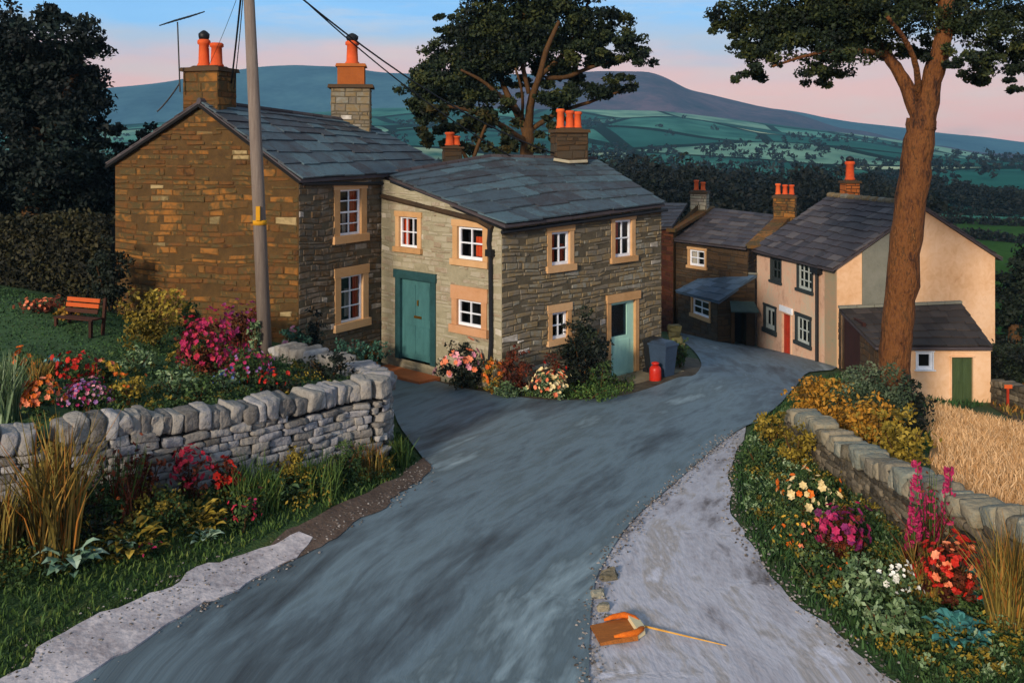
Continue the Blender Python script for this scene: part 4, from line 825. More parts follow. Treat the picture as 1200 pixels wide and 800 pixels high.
LM_SAGE = leafmat('leaves_sage', ['#1e2c16', '#384c2e', '#587048', '#849872', '#a8b498'])
LM_AQUA = leafmat('leaves_aqua', ['#1c4440', '#2c625c', '#44807c', '#5c9894'])
LM_HAY = leafmat('blades_hay', ['#94703f', '#b88c5c', '#cea476', '#dcb88c', '#bc9468'])
LM_REED = leafmat('blades_reed', ['#1c160a', '#403814', '#6a5c26', '#8c7c3c', '#94581c', '#4c5828'])
LM_GRASS = leafmat('blades_grass', ['#182410', '#284018', '#3c5826', '#50662c', '#687034'])
LM_GRASSD = leafmat('blades_grass_dark', ['#142010', '#223818', '#30502a', '#426032'])
def fm(n, cols): return mat('petals_' + n, cols, w=.9, scale=3, bump=0, rough=.6)
FL = dict(magenta=fm('magenta', ['#4c0c2c', '#8c1848', '#b02858', '#8c2060']), purple=fm('purple', ['#3c1030', '#6c1c50', '#8c2c68']), red=fm('red', ['#6c0c08', '#a81c10', '#cc301c']),
  orange=fm('orange', ['#a0400c', '#cc6418', '#e08028']), pink=fm('pink', ['#b06078', '#d890a0', '#e8b4b0']), cream=fm('cream', ['#b89c60', '#d8c490', '#ece0bc']), white=fm('white', ['#a8a8a0', '#dcdcd4', '#f0efe8']),
  coral=fm('coral', ['#a84830', '#d87850', '#e89c78']), yellow=fm('yellow', ['#a07818', '#cca030', '#dcb850']), lilac=fm('lilac', ['#5c3468', '#885c98', '#a880a8']), blue=fm('blue', ['#2c3c68', '#4c6498', '#6880a8']), aqua=fm('aqua', ['#3c7c88', '#5ca0a8']), rosered=fm('rosered', ['#701020', '#a41c38', '#c43c54']))
def blossoms(mb, C, N_, size):
    n = len(C); 
    if n == 0: return
    ref = unit(n); t = np.cross(N_, ref); t /= np.linalg.norm(t, axis=1)[:, None]; b = np.cross(N_, t); tone = rng.random(n); s = size*rng.uniform(.6, 1.3, n)
    for k in range(6):
        w = 2*math.pi*k/6 + rng.random(n)*.4; d = t*np.cos(w)[:, None] + b*np.sin(w)[:, None]; e = -t*np.sin(w)[:, None] + b*np.cos(w)[:, None]; S = s[:, None]; up = N_*S*.22
        mb.quads(np.stack([C, C + d*S*.32 - e*S*.24 + up, C + d*S*.56 + up*.7, C + d*S*.32 + e*S*.24 + up], 1), np.clip(tone*.6 + rng.random(n)*.4, 0, 1))
def broad(mb, base, dirs, ln, asp, r):
    n = len(base); up = np.tile([0, 0, 1.], (n, 1)); b = np.cross(dirs, up); b /= np.linalg.norm(b, axis=1)[:, None] + 1e-9; nn = np.cross(b, dirs); S = (ln*rng.uniform(.6, 1.25, n))[:, None]; W = S*asp*.5
    m1 = base + dirs*S*.4 - nn*W*.1; m2 = base + dirs*S*.75 - nn*W*.35; tip = base + dirs*S - nn*S*.22 - np.array([0, 0, 1])*S*.08
    for sg in (-1, 1):
        l1 = base + dirs*S*.35 + b*W*sg + nn*W*.3; l2 = base + dirs*S*.72 + b*W*.82*sg + nn*W*.05
        mb.quads(np.stack([base, m1, l1, base + b*W*.25*sg], 1), r); mb.quads(np.stack([m1, m2, l2, l1], 1), r*.9 + .05); mb.quads(np.stack([m2, tip, tip + b*W*.05*sg, l2], 1), r)
def blades(mb, base, h, lean=.35, w=.012, dirs=None):
    n = len(base); h = np.asarray(h) * rng.uniform(.55, 1.2, n); a = rng.uniform(0, 2*math.pi, n); L_ = lean*rng.random(n)*h
    d = np.stack([np.cos(a), np.sin(a), np.zeros(n)], 1); a2 = rng.uniform(0, 2*math.pi, n); s = np.stack([np.cos(a2), np.sin(a2), np.zeros(n)], 1) * w*rng.uniform(.6, 1.5, n)[:, None]
    m = base + d*(L_*.35)[:, None] + np.array([0, 0, 1])*(h*.6)[:, None]; tp = base + d*L_[:, None] + np.array([0, 0, 1])*h[:, None]; r = rng.random(n)
    mb.quads(np.stack([base - s, base + s, m + s*.8, m - s*.8], 1), r); mb.quads(np.stack([m - s*.8, m + s*.8, tp + s*.12, tp - s*.12], 1), r)
GF = lambda x, y: GAR(x, y)
def surf(sf): return (GF, Gd) if sf == 'g' else (terr, T)
NPL = 0
LM_MOSS = leafmat('leaves_grey_green', ['#121a12', '#243222', '#3a4a34', '#526048', '#6c7458'])
def plant(name, label, cat, sf, px, py, w, h, kind='bush', lm=None, fl=None, nfl=0, fs=.07, leaf=.07, dens=1.0, group=None, Y=None, flz=(.3, 1.05), spikes=0, top_flat=.8):
    global NPL; NPL += 1
    zf, z1 = surf(sf)
    p = XY(px, Y) if Y else G(px, py, zf); Yd = p[1]; m = Yd/F; W_, H_ = w*m, h*m; z0 = z1(*p); root = empty(name, (p[0], p[1], z0), label, cat, group)
    c = np.array([p[0], p[1], z0 + H_*.48]); r = np.array([W_/2, W_/2*.85, H_*.52]); mb = MB(); lm = lm or LM_BUSH
    if kind == 'bush':
        ns = max(6, int(26*dens)); nl = int(np.clip(W_*H_/(leaf*leaf)*3.6*dens/ns, 8, 160)); clumps(mb, c, r*.86, ns, nl, leaf, subr=.34, shell=.5)
        clumps(mb, c - [0, 0, H_*.15], r*.55, max(5, ns//2), nl, leaf, subr=.5, shell=.2)
        obj('foliage', mb, lm, root)
        sm_ = MB(); 
        for k in range(4): a = rng.uniform(0, 6.28); sm_.tube([(p[0], p[1], z0-.05), (p[0]+math.cos(a)*r[0]*.3, p[1]+math.sin(a)*r[1]*.3, z0+H_*.35), (p[0]+math.cos(a)*r[0]*.6, p[1]+math.sin(a)*r[1]*.6, z0+H_*.65)], [.02, .014, .006], 5)
        obj('stems', sm_, M_BARK_D, root)
    elif kind == 'grass':
        n = int(W_*H_*420*dens) + 30; a = rng.uniform(0, 6.28, n); q = np.sqrt(rng.random(n))*.5; B = np.stack([p[0] + np.cos(a)*q*W_*.7, p[1] + np.sin(a)*q*W_*.7, np.full(n, z0)], 1); B[:, 2] = zf(B[:, 0], B[:, 1]) - .02
        blades(mb, B, H_*.95, lean=.55, w=max(.008, leaf*.14)); obj('blades', mb, lm, root)
    elif kind == 'broad':
        n = int(22*dens) + 12; a = rng.uniform(0, 6.28, n); q_ = np.sqrt(rng.random(n)); B = np.stack([p[0] + np.cos(a)*q_*r[0]*.7, p[1] + np.sin(a)*q_*r[1]*.7, z0 + H_*rng.uniform(.05, .75, n)*(1.1 - .6*q_)], 1)
        D = np.stack([np.cos(a), np.sin(a), rng.uniform(.15, 1.1, n)], 1); D /= np.linalg.norm(D, axis=1)[:, None]; broad(mb, B, D, leaf*1.7, .62, rng.random(n))
        obj('leaves', mb, lm, root)
    elif kind == 'stalks':
        n = int(30*dens) + 8; a = rng.uniform(0, 6.28, n); q = rng.random(n)*.5
        st_ = MB(); tips = []
        for i in range(n):
            b = np.array([p[0] + math.cos(a[i])*q[i]*W_*.5, p[1] + math.sin(a[i])*q[i]*W_*.5, z0-.03]); t = b + np.array([math.cos(a[i])*q[i]*W_*.6, math.sin(a[i])*q[i]*W_*.6, H_*rng.uniform(.55, 1)])
            st_.tube([b, (b*.4+t*.6) + [0, 0, H_*.05], t], [.009, .006, .003], 4); tips.append(t)
        obj('stems', st_, LM_GRASS, root); B = np.array([[*(np.array(p) + rng.normal(0, W_*.2, 2)), z0-.02] for _ in range(60)]); blades(mb, B, H_*.6, .6, leaf*.16)
        C = np.array(tips); k = np.repeat(np.arange(len(C)), 5); mb.quads(leafquads(C[k] - np.array([0, 0, H_])*rng.uniform(0, .7, len(k))[:, None]*.9 + rng.normal(0, .03, (len(k), 3)), leaf, .5), rng.random(len(k))); obj('leaves', mb, lm, root)
    if spikes:
        stk = MB()
        for i in range(spikes):
            sp = MB()
            bx = p[0] + ((i+.5)/spikes-.5)*W_*1.25 + rng.uniform(-.05, .05)*W_; by = p[1] + rng.uniform(-.2, .2)*W_; hh = H_*(rng.uniform(.95, 1.05) if i != 1 else .74); stk.tube([(bx, by, z0), (bx+.02, by, z0+hh)], [.012, .005], 5)
            n = 80; zz = rng.uniform(.38, 1, n); aa = rng.uniform(0, 6.28, n); rr_2 = .075*(1.25 - zz)*1.5 + .015
            C = np.stack([bx + np.cos(aa)*rr_2, by + np.sin(aa)*rr_2, z0 + hh*zz], 1); Nn = np.stack([np.cos(aa), np.sin(aa), -.3*np.ones(n)], 1); blossoms(sp, C, Nn/np.linalg.norm(Nn, axis=1)[:, None], fs); obj('flower_spike', sp, FL[fl], root)
        obj('stems', stk, LM_GRASS, root)
    elif fl:
        fls = fl if isinstance(fl, (list, tuple)) else [fl]
        for f_ in fls:
            n = max(3, nfl//len(fls)); U = unit(n*6); U = U[(U[:, 2] > flz[0]-.6) & (U[:, 1] < .6)][:n]; fb2 = MB(); lump = 1 + .22*np.sin(U[:, 0]*5 + NPL)*np.cos(U[:, 2]*4 + NPL*2); C = c + U*r*(lump*rng.uniform(.62, 1.12, len(U)))[:, None]; Nn = U + rng.normal(0, .35, U.shape); blossoms(fb2, C, Nn/np.linalg.norm(Nn, axis=1)[:, None], fs); obj('blossoms', fb2, FL[f_], root)
    return root
G_ = 'g'
# --- garden behind the left wall
plant('shrub', 'olive yellow rounded shrub in front of the left part of the gable', 'shrub', G_, 178, 408, 92, 78, lm=LM_YEL, leaf=.1, dens=1.4)
plant('dark_shrub', 'dark shrub at the foot of the gable between the yellow shrub and the magenta bush', 'shrub', G_, 225, 402, 40, 60, lm=LM_BUSH, leaf=.1)
plant('flowering_bush', 'tall magenta flowering bush against the gable', 'flowers', G_, 243, 445, 70, 78, lm=LM_RUST, fl=['magenta', 'rosered', 'magenta'], nfl=200, fs=.1, leaf=.08)
plant('red_leaved_shrub', 'dark red leaved shrub against the gable left of the pole', 'shrub', G_, 283, 408, 62, 56, lm=LM_RUST, fl='purple', nfl=50, fs=.09, leaf=.09)
plant('flower_clump', 'magenta and lilac flower clump between the magenta bush and the pole', 'flowers', G_, 288, 450, 66, 40, lm=LM_BUSH, fl=['magenta', 'lilac', 'magenta'], nfl=80, fs=.08)
plant('flower_clump', 'low red dotted flowers just inside the wall below the pole', 'flowers', G_, 322, 458, 60, 26, lm=LM_BUSH, fl='red', nfl=26, fs=.07)
plant('flower_clump', 'small blue flowers inside the wall beneath the magenta bush', 'flowers', G_, 265, 460, 36, 26, lm=LM_SAGE, fl='blue', nfl=22, fs=.06)
plant('conifer', 'slim pale green upright conifer touching the pole foot', 'tree', G_, 299, 418, 15, 52, lm=LM_SAGE, leaf=.08, dens=1.2)
plant('flower_clump', 'pale orange flower clump above the break in the wall', 'flowers', G_, 48, 487, 50, 44, lm=LM_BUSH, fl=['orange', 'orange', 'coral'], nfl=110, fs=.085)
plant('flower_clump', 'pink and lilac flower clump just behind the wall coping at its left end', 'flowers', G_, 103, 482, 64, 38, lm=LM_BUSH, fl=['pink', 'lilac', 'magenta'], nfl=150, fs=.06)
plant('flower_clump', 'scarlet flower clump in the middle of the garden below the bench', 'flowers', G_, 88, 456, 48, 42, lm=LM_BUSH, fl='red', nfl=60, fs=.09)
plant('flower_clump', 'yellow and peach flower clump to the right of the scarlet ones', 'flowers', G_, 124, 448, 36, 28, lm=LM_BUSH, fl=['yellow', 'coral'], nfl=36, fs=.085)
plant('flower_clump', 'small clump of pale blue flowers left of the scarlet ones', 'flowers', G_, 64, 440, 24, 24, lm=LM_BUSH, fl='aqua', nfl=24, fs=.08)
plant('flower_clump', 'two tall orange flowers at the left of the garden', 'flowers', G_, 26, 440, 20, 34, kind='stalks', lm=LM_GRASS, fl='orange', nfl=12, fs=.12, dens=.3)
plant('heather', 'low rust coloured heather bank on top of the lawn', 'shrub', G_, 52, 366, 62, 18, lm=LM_RUST, fl='coral', nfl=30, fs=.08, leaf=.09)
plant('heather', 'brown and russet heather trailing down the lawn beneath the bench', 'shrub', G_, 82, 374, 44, 18, lm=LM_BRACK, leaf=.09)
plant('tall_grass', 'tall pale green grass at the far left edge of the garden', 'grass', G_, 6, 492, 44, 74, kind='grass', lm=LM_SAGE, dens=1.3)
plant('tall_grass', 'olive grass clump between the orange and scarlet flowers', 'grass', G_, 50, 455, 40, 34, kind='grass', lm=LM_REED)
plant('leafy_plant', 'pale green leafy plant behind the middle of the wall', 'plant', G_, 205, 468, 64, 40, lm=LM_SAGE, leaf=.08)
plant('leafy_plant', 'dark olive plant behind the wall beside the pink and lilac clump', 'plant', G_, 150, 478, 56, 46, lm=LM_YEL, leaf=.07, fl='orange', nfl=12, fs=.06)
plant('leafy_plant', 'bright green low plant under the yellow shrub', 'plant', G_, 160, 436, 54, 30, lm=LM_SAGE, leaf=.08)
plant('leafy_plant', 'dark green plant beneath the magenta bush', 'plant', G_, 235, 470, 60, 30, lm=LM_BUSH, leaf=.07)
plant('dark_shrub', 'dark spreading shrub inside the curve of the wall', 'shrub', G_, 385, 446, 78, 34, lm=LM_DARK, leaf=.09, Y=18.3)
plant('dark_shrub', 'dark low shrub against the inner side of the wall, left of the curve', 'shrub', G_, 330, 462, 70, 22, lm=LM_DARK, leaf=.08)
plant('leafy_plant', 'blue green shrub under the lower window of the tall house', 'plant', G_, 412, 418, 56, 34, lm=LM_TEAL, leaf=.09, Y=22.6)
plant('leafy_plant', 'teal leaved shrub left of the teal door', 'plant', G_, 442, 426, 34, 30, lm=LM_TEAL, leaf=.09, Y=24.6)
plant('climber', 'dark climbing plant on the wall at the corner of the tall house', 'shrub', G_, 368, 412, 30, 62, lm=LM_DARK2, leaf=.09, Y=22.9)
plant('flower_clump', 'dark green plant with one pink bloom right of the pole foot', 'flowers', G_, 345, 412, 44, 36, lm=LM_TEAL, fl='pink', nfl=3, fs=.14, leaf=.09, Y=22.2)
plant('orange_leaved_plant', 'orange leaved plant below the right end of the lower window', 'plant', G_, 438, 402, 22, 26, lm=LM_BRACK, leaf=.09, Y=24.9)
# --- verge in front of the left wall
V_ = 't'
plant('reeds', 'very tall brown reeds covering the gap in the wall on the left', 'grass', V_, 66, 655, 70, 150, kind='grass', lm=LM_REED, dens=.4, leaf=.1)
plant('reeds', 'tall dark reeds at the left edge below the short wall', 'grass', V_, 4, 650, 50, 80, kind='grass', lm=LM_REED, dens=.5, leaf=.09)
plant('red_stemmed_plant', 'reddish brown stalky plant against the left end of the wall', 'plant', V_, 138, 608, 70, 90, kind='stalks', lm=LM_RUST, leaf=.09, dens=2)
plant('red_stemmed_plant', 'dark red plant against the wall below its coping, left of the pinkish red flowers', 'plant', V_, 172, 590, 50, 70, lm=LM_RUST, leaf=.07, dens=.8)
plant('flower_clump', 'rose red flower clump against the middle of the left wall', 'flowers', V_, 222, 585, 44, 62, lm=LM_RUST, fl='rosered', nfl=50, fs=.1, dens=.8)
plant('flower_clump', 'scarlet flower clump against the left wall, right of the rose red one', 'flowers', V_, 264, 583, 32, 48, lm=LM_RUST, fl='red', nfl=28, fs=.11, dens=.8)
plant('arching_plant', 'yellow green arching leaves on the verge in front of the left wall', 'plant', V_, 155, 648, 90, 52, kind='broad', lm=LM_YEL, leaf=.11, dens=3.5)
plant('arching_plant', 'yellow green arching grass to the right of the first clump, under the rose red flowers', 'plant', V_, 226, 620, 80, 46, kind='broad', lm=LM_YEL, leaf=.1, dens=3)
plant('pale_plant', 'big pale white green leaves at the lower left verge', 'plant', V_, 82, 668, 52, 50, kind='broad', lm=LM_PALE, leaf=.16, dens=1)
plant('pale_plant', 'small pale green leaves beside the big pale ones', 'plant', V_, 140, 646, 36, 24, kind='broad', lm=LM_PALE, leaf=.09, dens=.7)
plant('pale_plant', 'small pale green leaves under the yellow green grass', 'plant', V_, 240, 634, 26, 26, kind='broad', lm=LM_PALE, leaf=.09, dens=.5)
plant('pale_plant', 'flat grey green leaves near the right part of the left wall', 'plant', V_, 330, 586, 44, 30, kind='broad', lm=LM_SAGE, leaf=.12, dens=1)
plant('flower_clump', 'small crimson flowers on the verge at its middle', 'flowers', V_, 285, 622, 42, 34, lm=LM_BUSH, fl='rosered', nfl=16, fs=.07)
plant('flower_clump', 'few magenta flowers low on the verge near the pale pavement', 'flowers', V_, 178, 655, 26, 20, lm=LM_GRASSD, fl='magenta', nfl=8, fs=.06)
plant('flower_clump', 'small yellow flower at the foot of the reeds', 'flowers', V_, 92, 640, 24, 32, kind='stalks', lm=LM_YEL, fl='yellow', nfl=8, fs=.08, dens=.3)
plant('grass_tuft', 'dark green grass tuft at the foot of the left wall', 'grass', V_, 300, 590, 90, 44, kind='grass', lm=LM_GRASS)
plant('grass_tuft', 'green grass tuft against the right part of the left wall', 'grass', V_, 372, 574, 84, 40, kind='grass', lm=LM_GRASS)
plant('grass_tuft', 'dry grass tuft at the rounded end of the left wall', 'grass', V_, 430, 558, 56, 38, kind='grass', lm=LM_REED, dens=.7)
plant('grass_tuft', 'green grass tuft on the verge tip beside the road', 'grass', V_, 466, 545, 40, 36, kind='grass', lm=LM_GRASS)
plant('leafy_plant', 'dark leafy plant on the verge between the arching grass and crimson flowers', 'plant', V_, 190, 622, 70, 50, lm=LM_BUSH, leaf=.06)
plant('leafy_plant', 'dark leafy plant behind the big pale leaves', 'plant', V_, 112, 640, 60, 50, lm=LM_DARK, leaf=.07)
plant('leafy_plant', 'olive bush against the left wall between scarlet flowers and the grass tuft', 'plant', V_, 338, 566, 64, 42, lm=LM_YEL, leaf=.055)
plant('leafy_plant', 'mossy green bush at the foot of the wall near its rounded end', 'plant', V_, 405, 560, 58, 50, lm=LM_BUSH, leaf=.06)
plant('leafy_plant', 'dark green bush between the reeds and the yellow green leaves', 'plant', V_, 100, 620, 80, 66, lm=LM_BUSH, leaf=.06)
plant('leafy_plant', 'brown green bush filling the gap between the two walls', 'plant', V_, 42, 590, 80, 90, lm=LM_YEL, leaf=.07)
plant('leafy_plant', 'olive leafy bush under the dark red plant at the wall', 'plant', V_, 178, 612, 80, 46, lm=LM_YEL, leaf=.06)
plant('flower_clump', 'dots of orange flowers among the reeds', 'flowers', V_, 128, 628, 44, 50, lm=LM_BUSH, fl='orange', nfl=12, fs=.05)
plant('pale_plant', 'third group of big pale leaves at the bottom left', 'plant', V_, 62, 652, 34, 36, kind='broad', lm=LM_PALE, leaf=.12, dens=.8)
plant('flower_clump', 'scattered pink flowers near the grass tuft on the verge', 'flowers', V_, 300, 606, 34, 30, lm=LM_BUSH, fl='magenta', nfl=10, fs=.06)
# --- bed along the cottage
plant('hydrangea', 'dark round bush with pink blooms under the cottage window, right of the teal door', 'flowers', V_, 541, 458, 64, 56, lm=LM_DARK, fl=['pink', 'coral'], nfl=30, fs=.17, leaf=.08, Y=23.15, dens=1.4)
plant('flower_clump', 'orange and yellow flowers between the pink blooms and the downpipe', 'flowers', V_, 577, 462, 28, 46, lm=LM_BRACK, fl='orange', nfl=18, fs=.1, Y=22.55)
plant('shrub', 'russet shrub at the corner of the cottage', 'shrub', V_, 605, 458, 46, 66, lm=LM_RUST, leaf=.09, Y=22.6)
plant('leafy_plant', 'green leafy plants in front of the russet shrub', 'plant', V_, 598, 466, 54, 26, lm=LM_SAGE, leaf=.08)
plant('flower_clump', 'white flowering cushion with coral dots at the road edge', 'flowers', V_, 644, 467, 46, 34, lm=LM_SAGE, fl=['cream', 'cream', 'coral'], nfl=90, fs=.1)
plant('flower_clump', 'dark red flowering plant under the small half hidden window', 'flowers', V_, 645, 448, 34, 44, lm=LM_RUST, fl='red', nfl=10, fs=.09, Y=23.9)
plant('climber', 'tall dark green shrub partly covering the small window of the cottage', 'shrub', V_, 684, 458, 66, 104, lm=LM_DARK, leaf=.1, dens=1.6, Y=24.2)
plant('leafy_plant', 'green shrub left of the pale green door', 'plant', V_, 704, 459, 50, 44, lm=LM_BUSH, leaf=.09, Y=24.1)
plant('leafy_plant', 'low green planting at the road edge below the tall dark shrub', 'plant', V_, 688, 468, 80, 20, lm=LM_GRASS, leaf=.07)
plant('orange_leaved_plant', 'orange leaved plant right beside the teal door', 'plant', V_, 520, 444, 14, 22, lm=LM_BRACK, leaf=.08)
plant('leafy_plant', 'dark plant at the far corner of the cottage behind the bins', 'plant', V_, 797, 432, 22, 44, lm=LM_BUSH, leaf=.1, Y=26.8)
# --- right bank
plant('bracken', 'orange and olive bracken mass at the near end of the right wall by the lane', 'shrub', V_, 965, 505, 88, 74, lm=LM_BRACK, leaf=.11, dens=2, Y=21.5)
plant('bracken', 'golden bracken behind the coping stones of the right wall', 'shrub', V_, 1006, 524, 90, 66, lm=LM_BRACK, leaf=.11, dens=2, Y=20)
plant('bracken', 'dark olive bracken at the corner of the hay meadow', 'shrub', V_, 1058, 545, 76, 92, lm=LM_YEL, leaf=.1, dens=1.6, Y=17.5)
plant('dark_shrub', 'dark green shrub between bracken and outbuilding', 'shrub', V_, 1066, 505, 50, 90, lm=LM_DARK, leaf=.12, dens=1.6, Y=21.5)
plant('clipped_bush', 'round clipped grey green bush at the foot of the big tree', 'shrub', V_, 1024, 486, 88, 98, lm=LM_MOSS, leaf=.08, dens=2.6, Y=21.0)
plant('shrub', 'yellow olive shrub at the lane edge below the bracken', 'shrub', V_, 905, 522, 46, 46, lm=LM_YEL, leaf=.09, dens=1.2)
plant('shrub', 'olive brown shrub at the near tip of the right wall', 'shrub', V_, 932, 548, 46, 62, lm=LM_YEL, leaf=.08, dens=1.2)
plant('leafy_plant', 'dark green low plant on the outer edge of the right bank', 'plant', V_, 886, 548, 42, 30, lm=LM_BUSH, leaf=.07)
plant('flower_clump', 'cream and orange flower clump half way along the right bank', 'flowers', V_, 942, 605, 72, 56, lm=LM_BUSH, fl=['cream', 'orange', 'cream'], nfl=38, fs=.11)
plant('flower_clump', 'peach and yellow flowers below the cream ones', 'flowers', V_, 938, 645, 60, 44, lm=LM_BUSH, fl=['coral', 'yellow'], nfl=18, fs=.07)
plant('flower_clump', 'purple magenta flower clump in front of the right wall', 'flowers', V_, 988, 655, 62, 62, lm=LM_RUST, fl=['purple', 'magenta'], nfl=80, fs=.1)
plant('flower_clump', 'two orange flowers low at the left of the bank', 'flowers', V_, 918, 640, 28, 22, lm=LM_GRASSD, fl='orange', nfl=5, fs=.09)
plant('foxglove', 'pair of tall magenta foxglove spikes standing above the right wall', 'flowers', V_, 1090, 668, 44, 125, kind='stalks', lm=LM_RUST, fl='magenta', spikes=3, fs=.065, dens=.3)
plant('foxglove', 'shorter magenta foxglove spike in front of the right wall', 'flowers', V_, 1070, 678, 18, 84, kind='stalks', lm=LM_RUST, fl='magenta', spikes=1, fs=.07, dens=.2)
plant('geranium', 'bright scarlet geranium at the right', 'flowers', V_, 1114, 712, 74, 84, lm=LM_RUST, fl=['red', 'red', 'coral'], nfl=90, fs=.1)
plant('flower_clump', 'white flowers left of the scarlet geranium', 'flowers', V_, 1055, 705, 46, 44, lm=LM_SAGE, fl='white', nfl=40, fs=.075)
plant('teal_plant', 'turquoise leaved plant below the scarlet geranium', 'plant', V_, 1122, 752, 76, 40, kind='broad', lm=LM_AQUA, leaf=.11, dens=2)
plant('teal_plant', 'turquoise leaved plant between the geranium and the wall', 'plant', V_, 1162, 706, 44, 62, kind='broad', lm=LM_AQUA, leaf=.13, dens=1.6)
plant('leafy_plant', 'sage green leafy plant under the purple flowers', 'plant', V_, 1005, 700, 96, 52, lm=LM_SAGE, leaf=.08, dens=1.3)
plant('leafy_plant', 'sage green leafy plant below the white flowers', 'plant', V_, 1040, 745, 90, 54, lm=LM_SAGE, leaf=.09, dens=1.3)
plant('leafy_plant', 'olive leafy plant between the orange flowers and the sage one', 'plant', V_, 958, 690, 66, 44, lm=LM_BUSH, leaf=.07)
plant('grass_tuft', 'dry striped grass against the nearest part of the right wall', 'grass', V_, 1182, 735, 70, 110, kind='grass', lm=LM_REED, dens=1.1)
plant('grass_tuft', 'dark grass at the foot of the foxgloves', 'grass', V_, 1085, 700, 60, 60, kind='grass', lm=LM_REED)
plant('flower_clump', 'small orange flowers at the foot of the sage plant', 'flowers', V_, 985, 690, 40, 34, lm=LM_BUSH, fl='orange', nfl=9, fs=.05)
# ------------------------------------------------------------ grass over the verges
def in_poly(x, y, poly):
    r = np.zeros(len(x), bool); p = list(poly)
    for (x1, y1), (x2, y2) in zip(p, p[1:] + p[:1]):
        if y1 == y2: continue
        r ^= ((y1 > y) != (y2 > y)) & (x < (x2-x1)*(y-y1)/(y2-y1)+x1)
    return r
def turf(name, label, poly, n, h, lm, zf, w=.012, lean=.75, holes=(), cat='grass'):
    A = np.array(poly); x = rng.uniform(A[:, 0].min(), A[:, 0].max(), n); y = rng.uniform(A[:, 1].min(), A[:, 1].max(), n); k = in_poly(x, y, poly)
    for hp in holes: k &= ~in_poly(x, y, hp)
    x, y = x[k], y[k]; B = np.stack([x, y, zf(x, y) - .01], 1); mb = MB(); blades(mb, B, h, lean, w)
    return tag(obj(name, mb, lm, loc='base'), label, cat, kind='stuff')
fine = cat_rom(road)
turf('verge_grass', 'short dark grass on the verge before the left wall', [G(*p) for p in [(-300,1000),(-60,838),(28,785),(90,738),(150,712),(205,690),(290,640),(400,592),(450,570),(489,540),(474,516),(448,485),(440,545),(330,578),(200,592),(75,610),(-300,640)]], 46000, .10, LM_GRASS, terr, holes=[fine])
turf('bank_grass', 'dark green grass of the flower bank on the right', [G(*p) for p in [(940,455),(915,478),(884,500),(872,518),(860,548),(862,600),(892,655),(946,710),(1006,758),(1050,797),(1130,870),(1250,1000),(1500,900),(1230,720),(1090,640),(1010,575),(950,515)]], 42000, .12, LM_GRASSD, terr, holes=[fine])
turf('bed_grass', 'rough grass and ground cover along the foot of the cottage', [G(*p) for p in [(508,442),(540,455),(600,465),(660,470),(720,466),(742,460)]] + [XY(745, 26.2), XY(588, 22.9), XY(508, 24.6)], 5000, .13, LM_GRASS, terr, w=.018, holes=[fine])
turf('lawn_grass', 'short mown lawn blades in the garden', [XY(-200, 19), XY(130, 18), XY(260, 16), XY(420, 18), XY(300, 21), XY(140, 24), XY(-100, 26), XY(-250, 24)], 30000, .045, LM_GRASSD, GF, w=.02)
turf('meadow_hay', 'tall pale peach coloured hay of the meadow', [(x_ + rng.normal(0, .12), y_ + rng.normal(0, .3)) for x_, y_ in cat_rom(hpoly, k=6)], 64000, .24, LM_HAY, terr, w=.012, lean=.8)
turf('rough_weeds', 'brown weeds on the rough ground beside the outbuilding', [XY(1158, 30.8), XY(1200, 26.5), XY(1400, 23), XY(1400, 38), XY(1172, 38)], 6000, .22, LM_REED, terr, w=.03)
turf('lane_weeds', 'thin dark weeds around the foot of the outbuilding and tree', [XY(985, 34), XY(940, 28), XY(945, 22), XY(1090, 20), XY(1096, 28), XY(1160, 30.8), XY(1030, 31)], 9000, .22, LM_GRASSD, terr, w=.02, holes=[fine])
def cover(name, label, poly, n, lm, zf, leaf=.055, rr=(.1, .28), holes=()):
    A = np.array(poly); mb = MB(); k = 0
    while k < n:
        x = rng.uniform(A[:, 0].min(), A[:, 0].max(), 1); y = rng.uniform(A[:, 1].min(), A[:, 1].max(), 1)
        if not in_poly(x, y, poly)[0] or any(in_poly(x, y, h)[0] for h in holes): k += .2; continue
        r_ = rng.uniform(*rr); clumps(mb, (x[0], y[0], float(zf(x, y)[0]) + r_*.35), (r_, r_, r_*.7), 7, 9, leaf, subr=.5, shell=.4); k += 1
    tag(obj(name, mb, lm, loc='base'), label, 'plants', kind='stuff')
vp = [G(*p) for p in [(-200,760),(0,700),(100,668),(230,628),(330,600),(440,566),(470,545),(448,520),(440,548),(330,578),(200,592),(75,610),(-200,640)]]
bp = [G(*p) for p in [(935,470),(900,500),(885,520),(875,548),(876,600),(905,655),(960,708),(1020,755),(1090,800),(1200,800),(1215,735),(1090,650),(1010,585),(945,525)]]
gp = [XY(-100, 14.2), XY(75, 14.3), XY(230, 15.5), XY(400, 17.3), XY(425, 18.6), XY(330, 20.5), XY(240, 21), XY(150, 20), XY(60, 18), XY(-100, 17.5)]
wp_ = [G(*p) for p in [(-60,600),(60,600),(140,612),(230,590),(330,574),(425,552),(445,560),(340,600),(240,622),(120,655),(-60,640)]]
cover('ground_cover', 'knee high tangled dark plants along the foot of the left wall', wp_, 130, LM_BUSH, terr, leaf=.06, rr=(.2, .42))
cover('ground_cover', 'knee high olive plants along the foot of the left wall', wp_, 90, LM_YEL, terr, leaf=.06, rr=(.2, .4))
bw_ = [G(*p) for p in [(925,480),(960,530),(1010,585),(1090,655),(1200,730),(1200,700),(1080,630),(1010,570),(940,500)]]
cover('ground_cover', 'knee high tangled plants along the foot of the right wall', bw_, 60, LM_YEL, terr, leaf=.06, rr=(.15, .34))
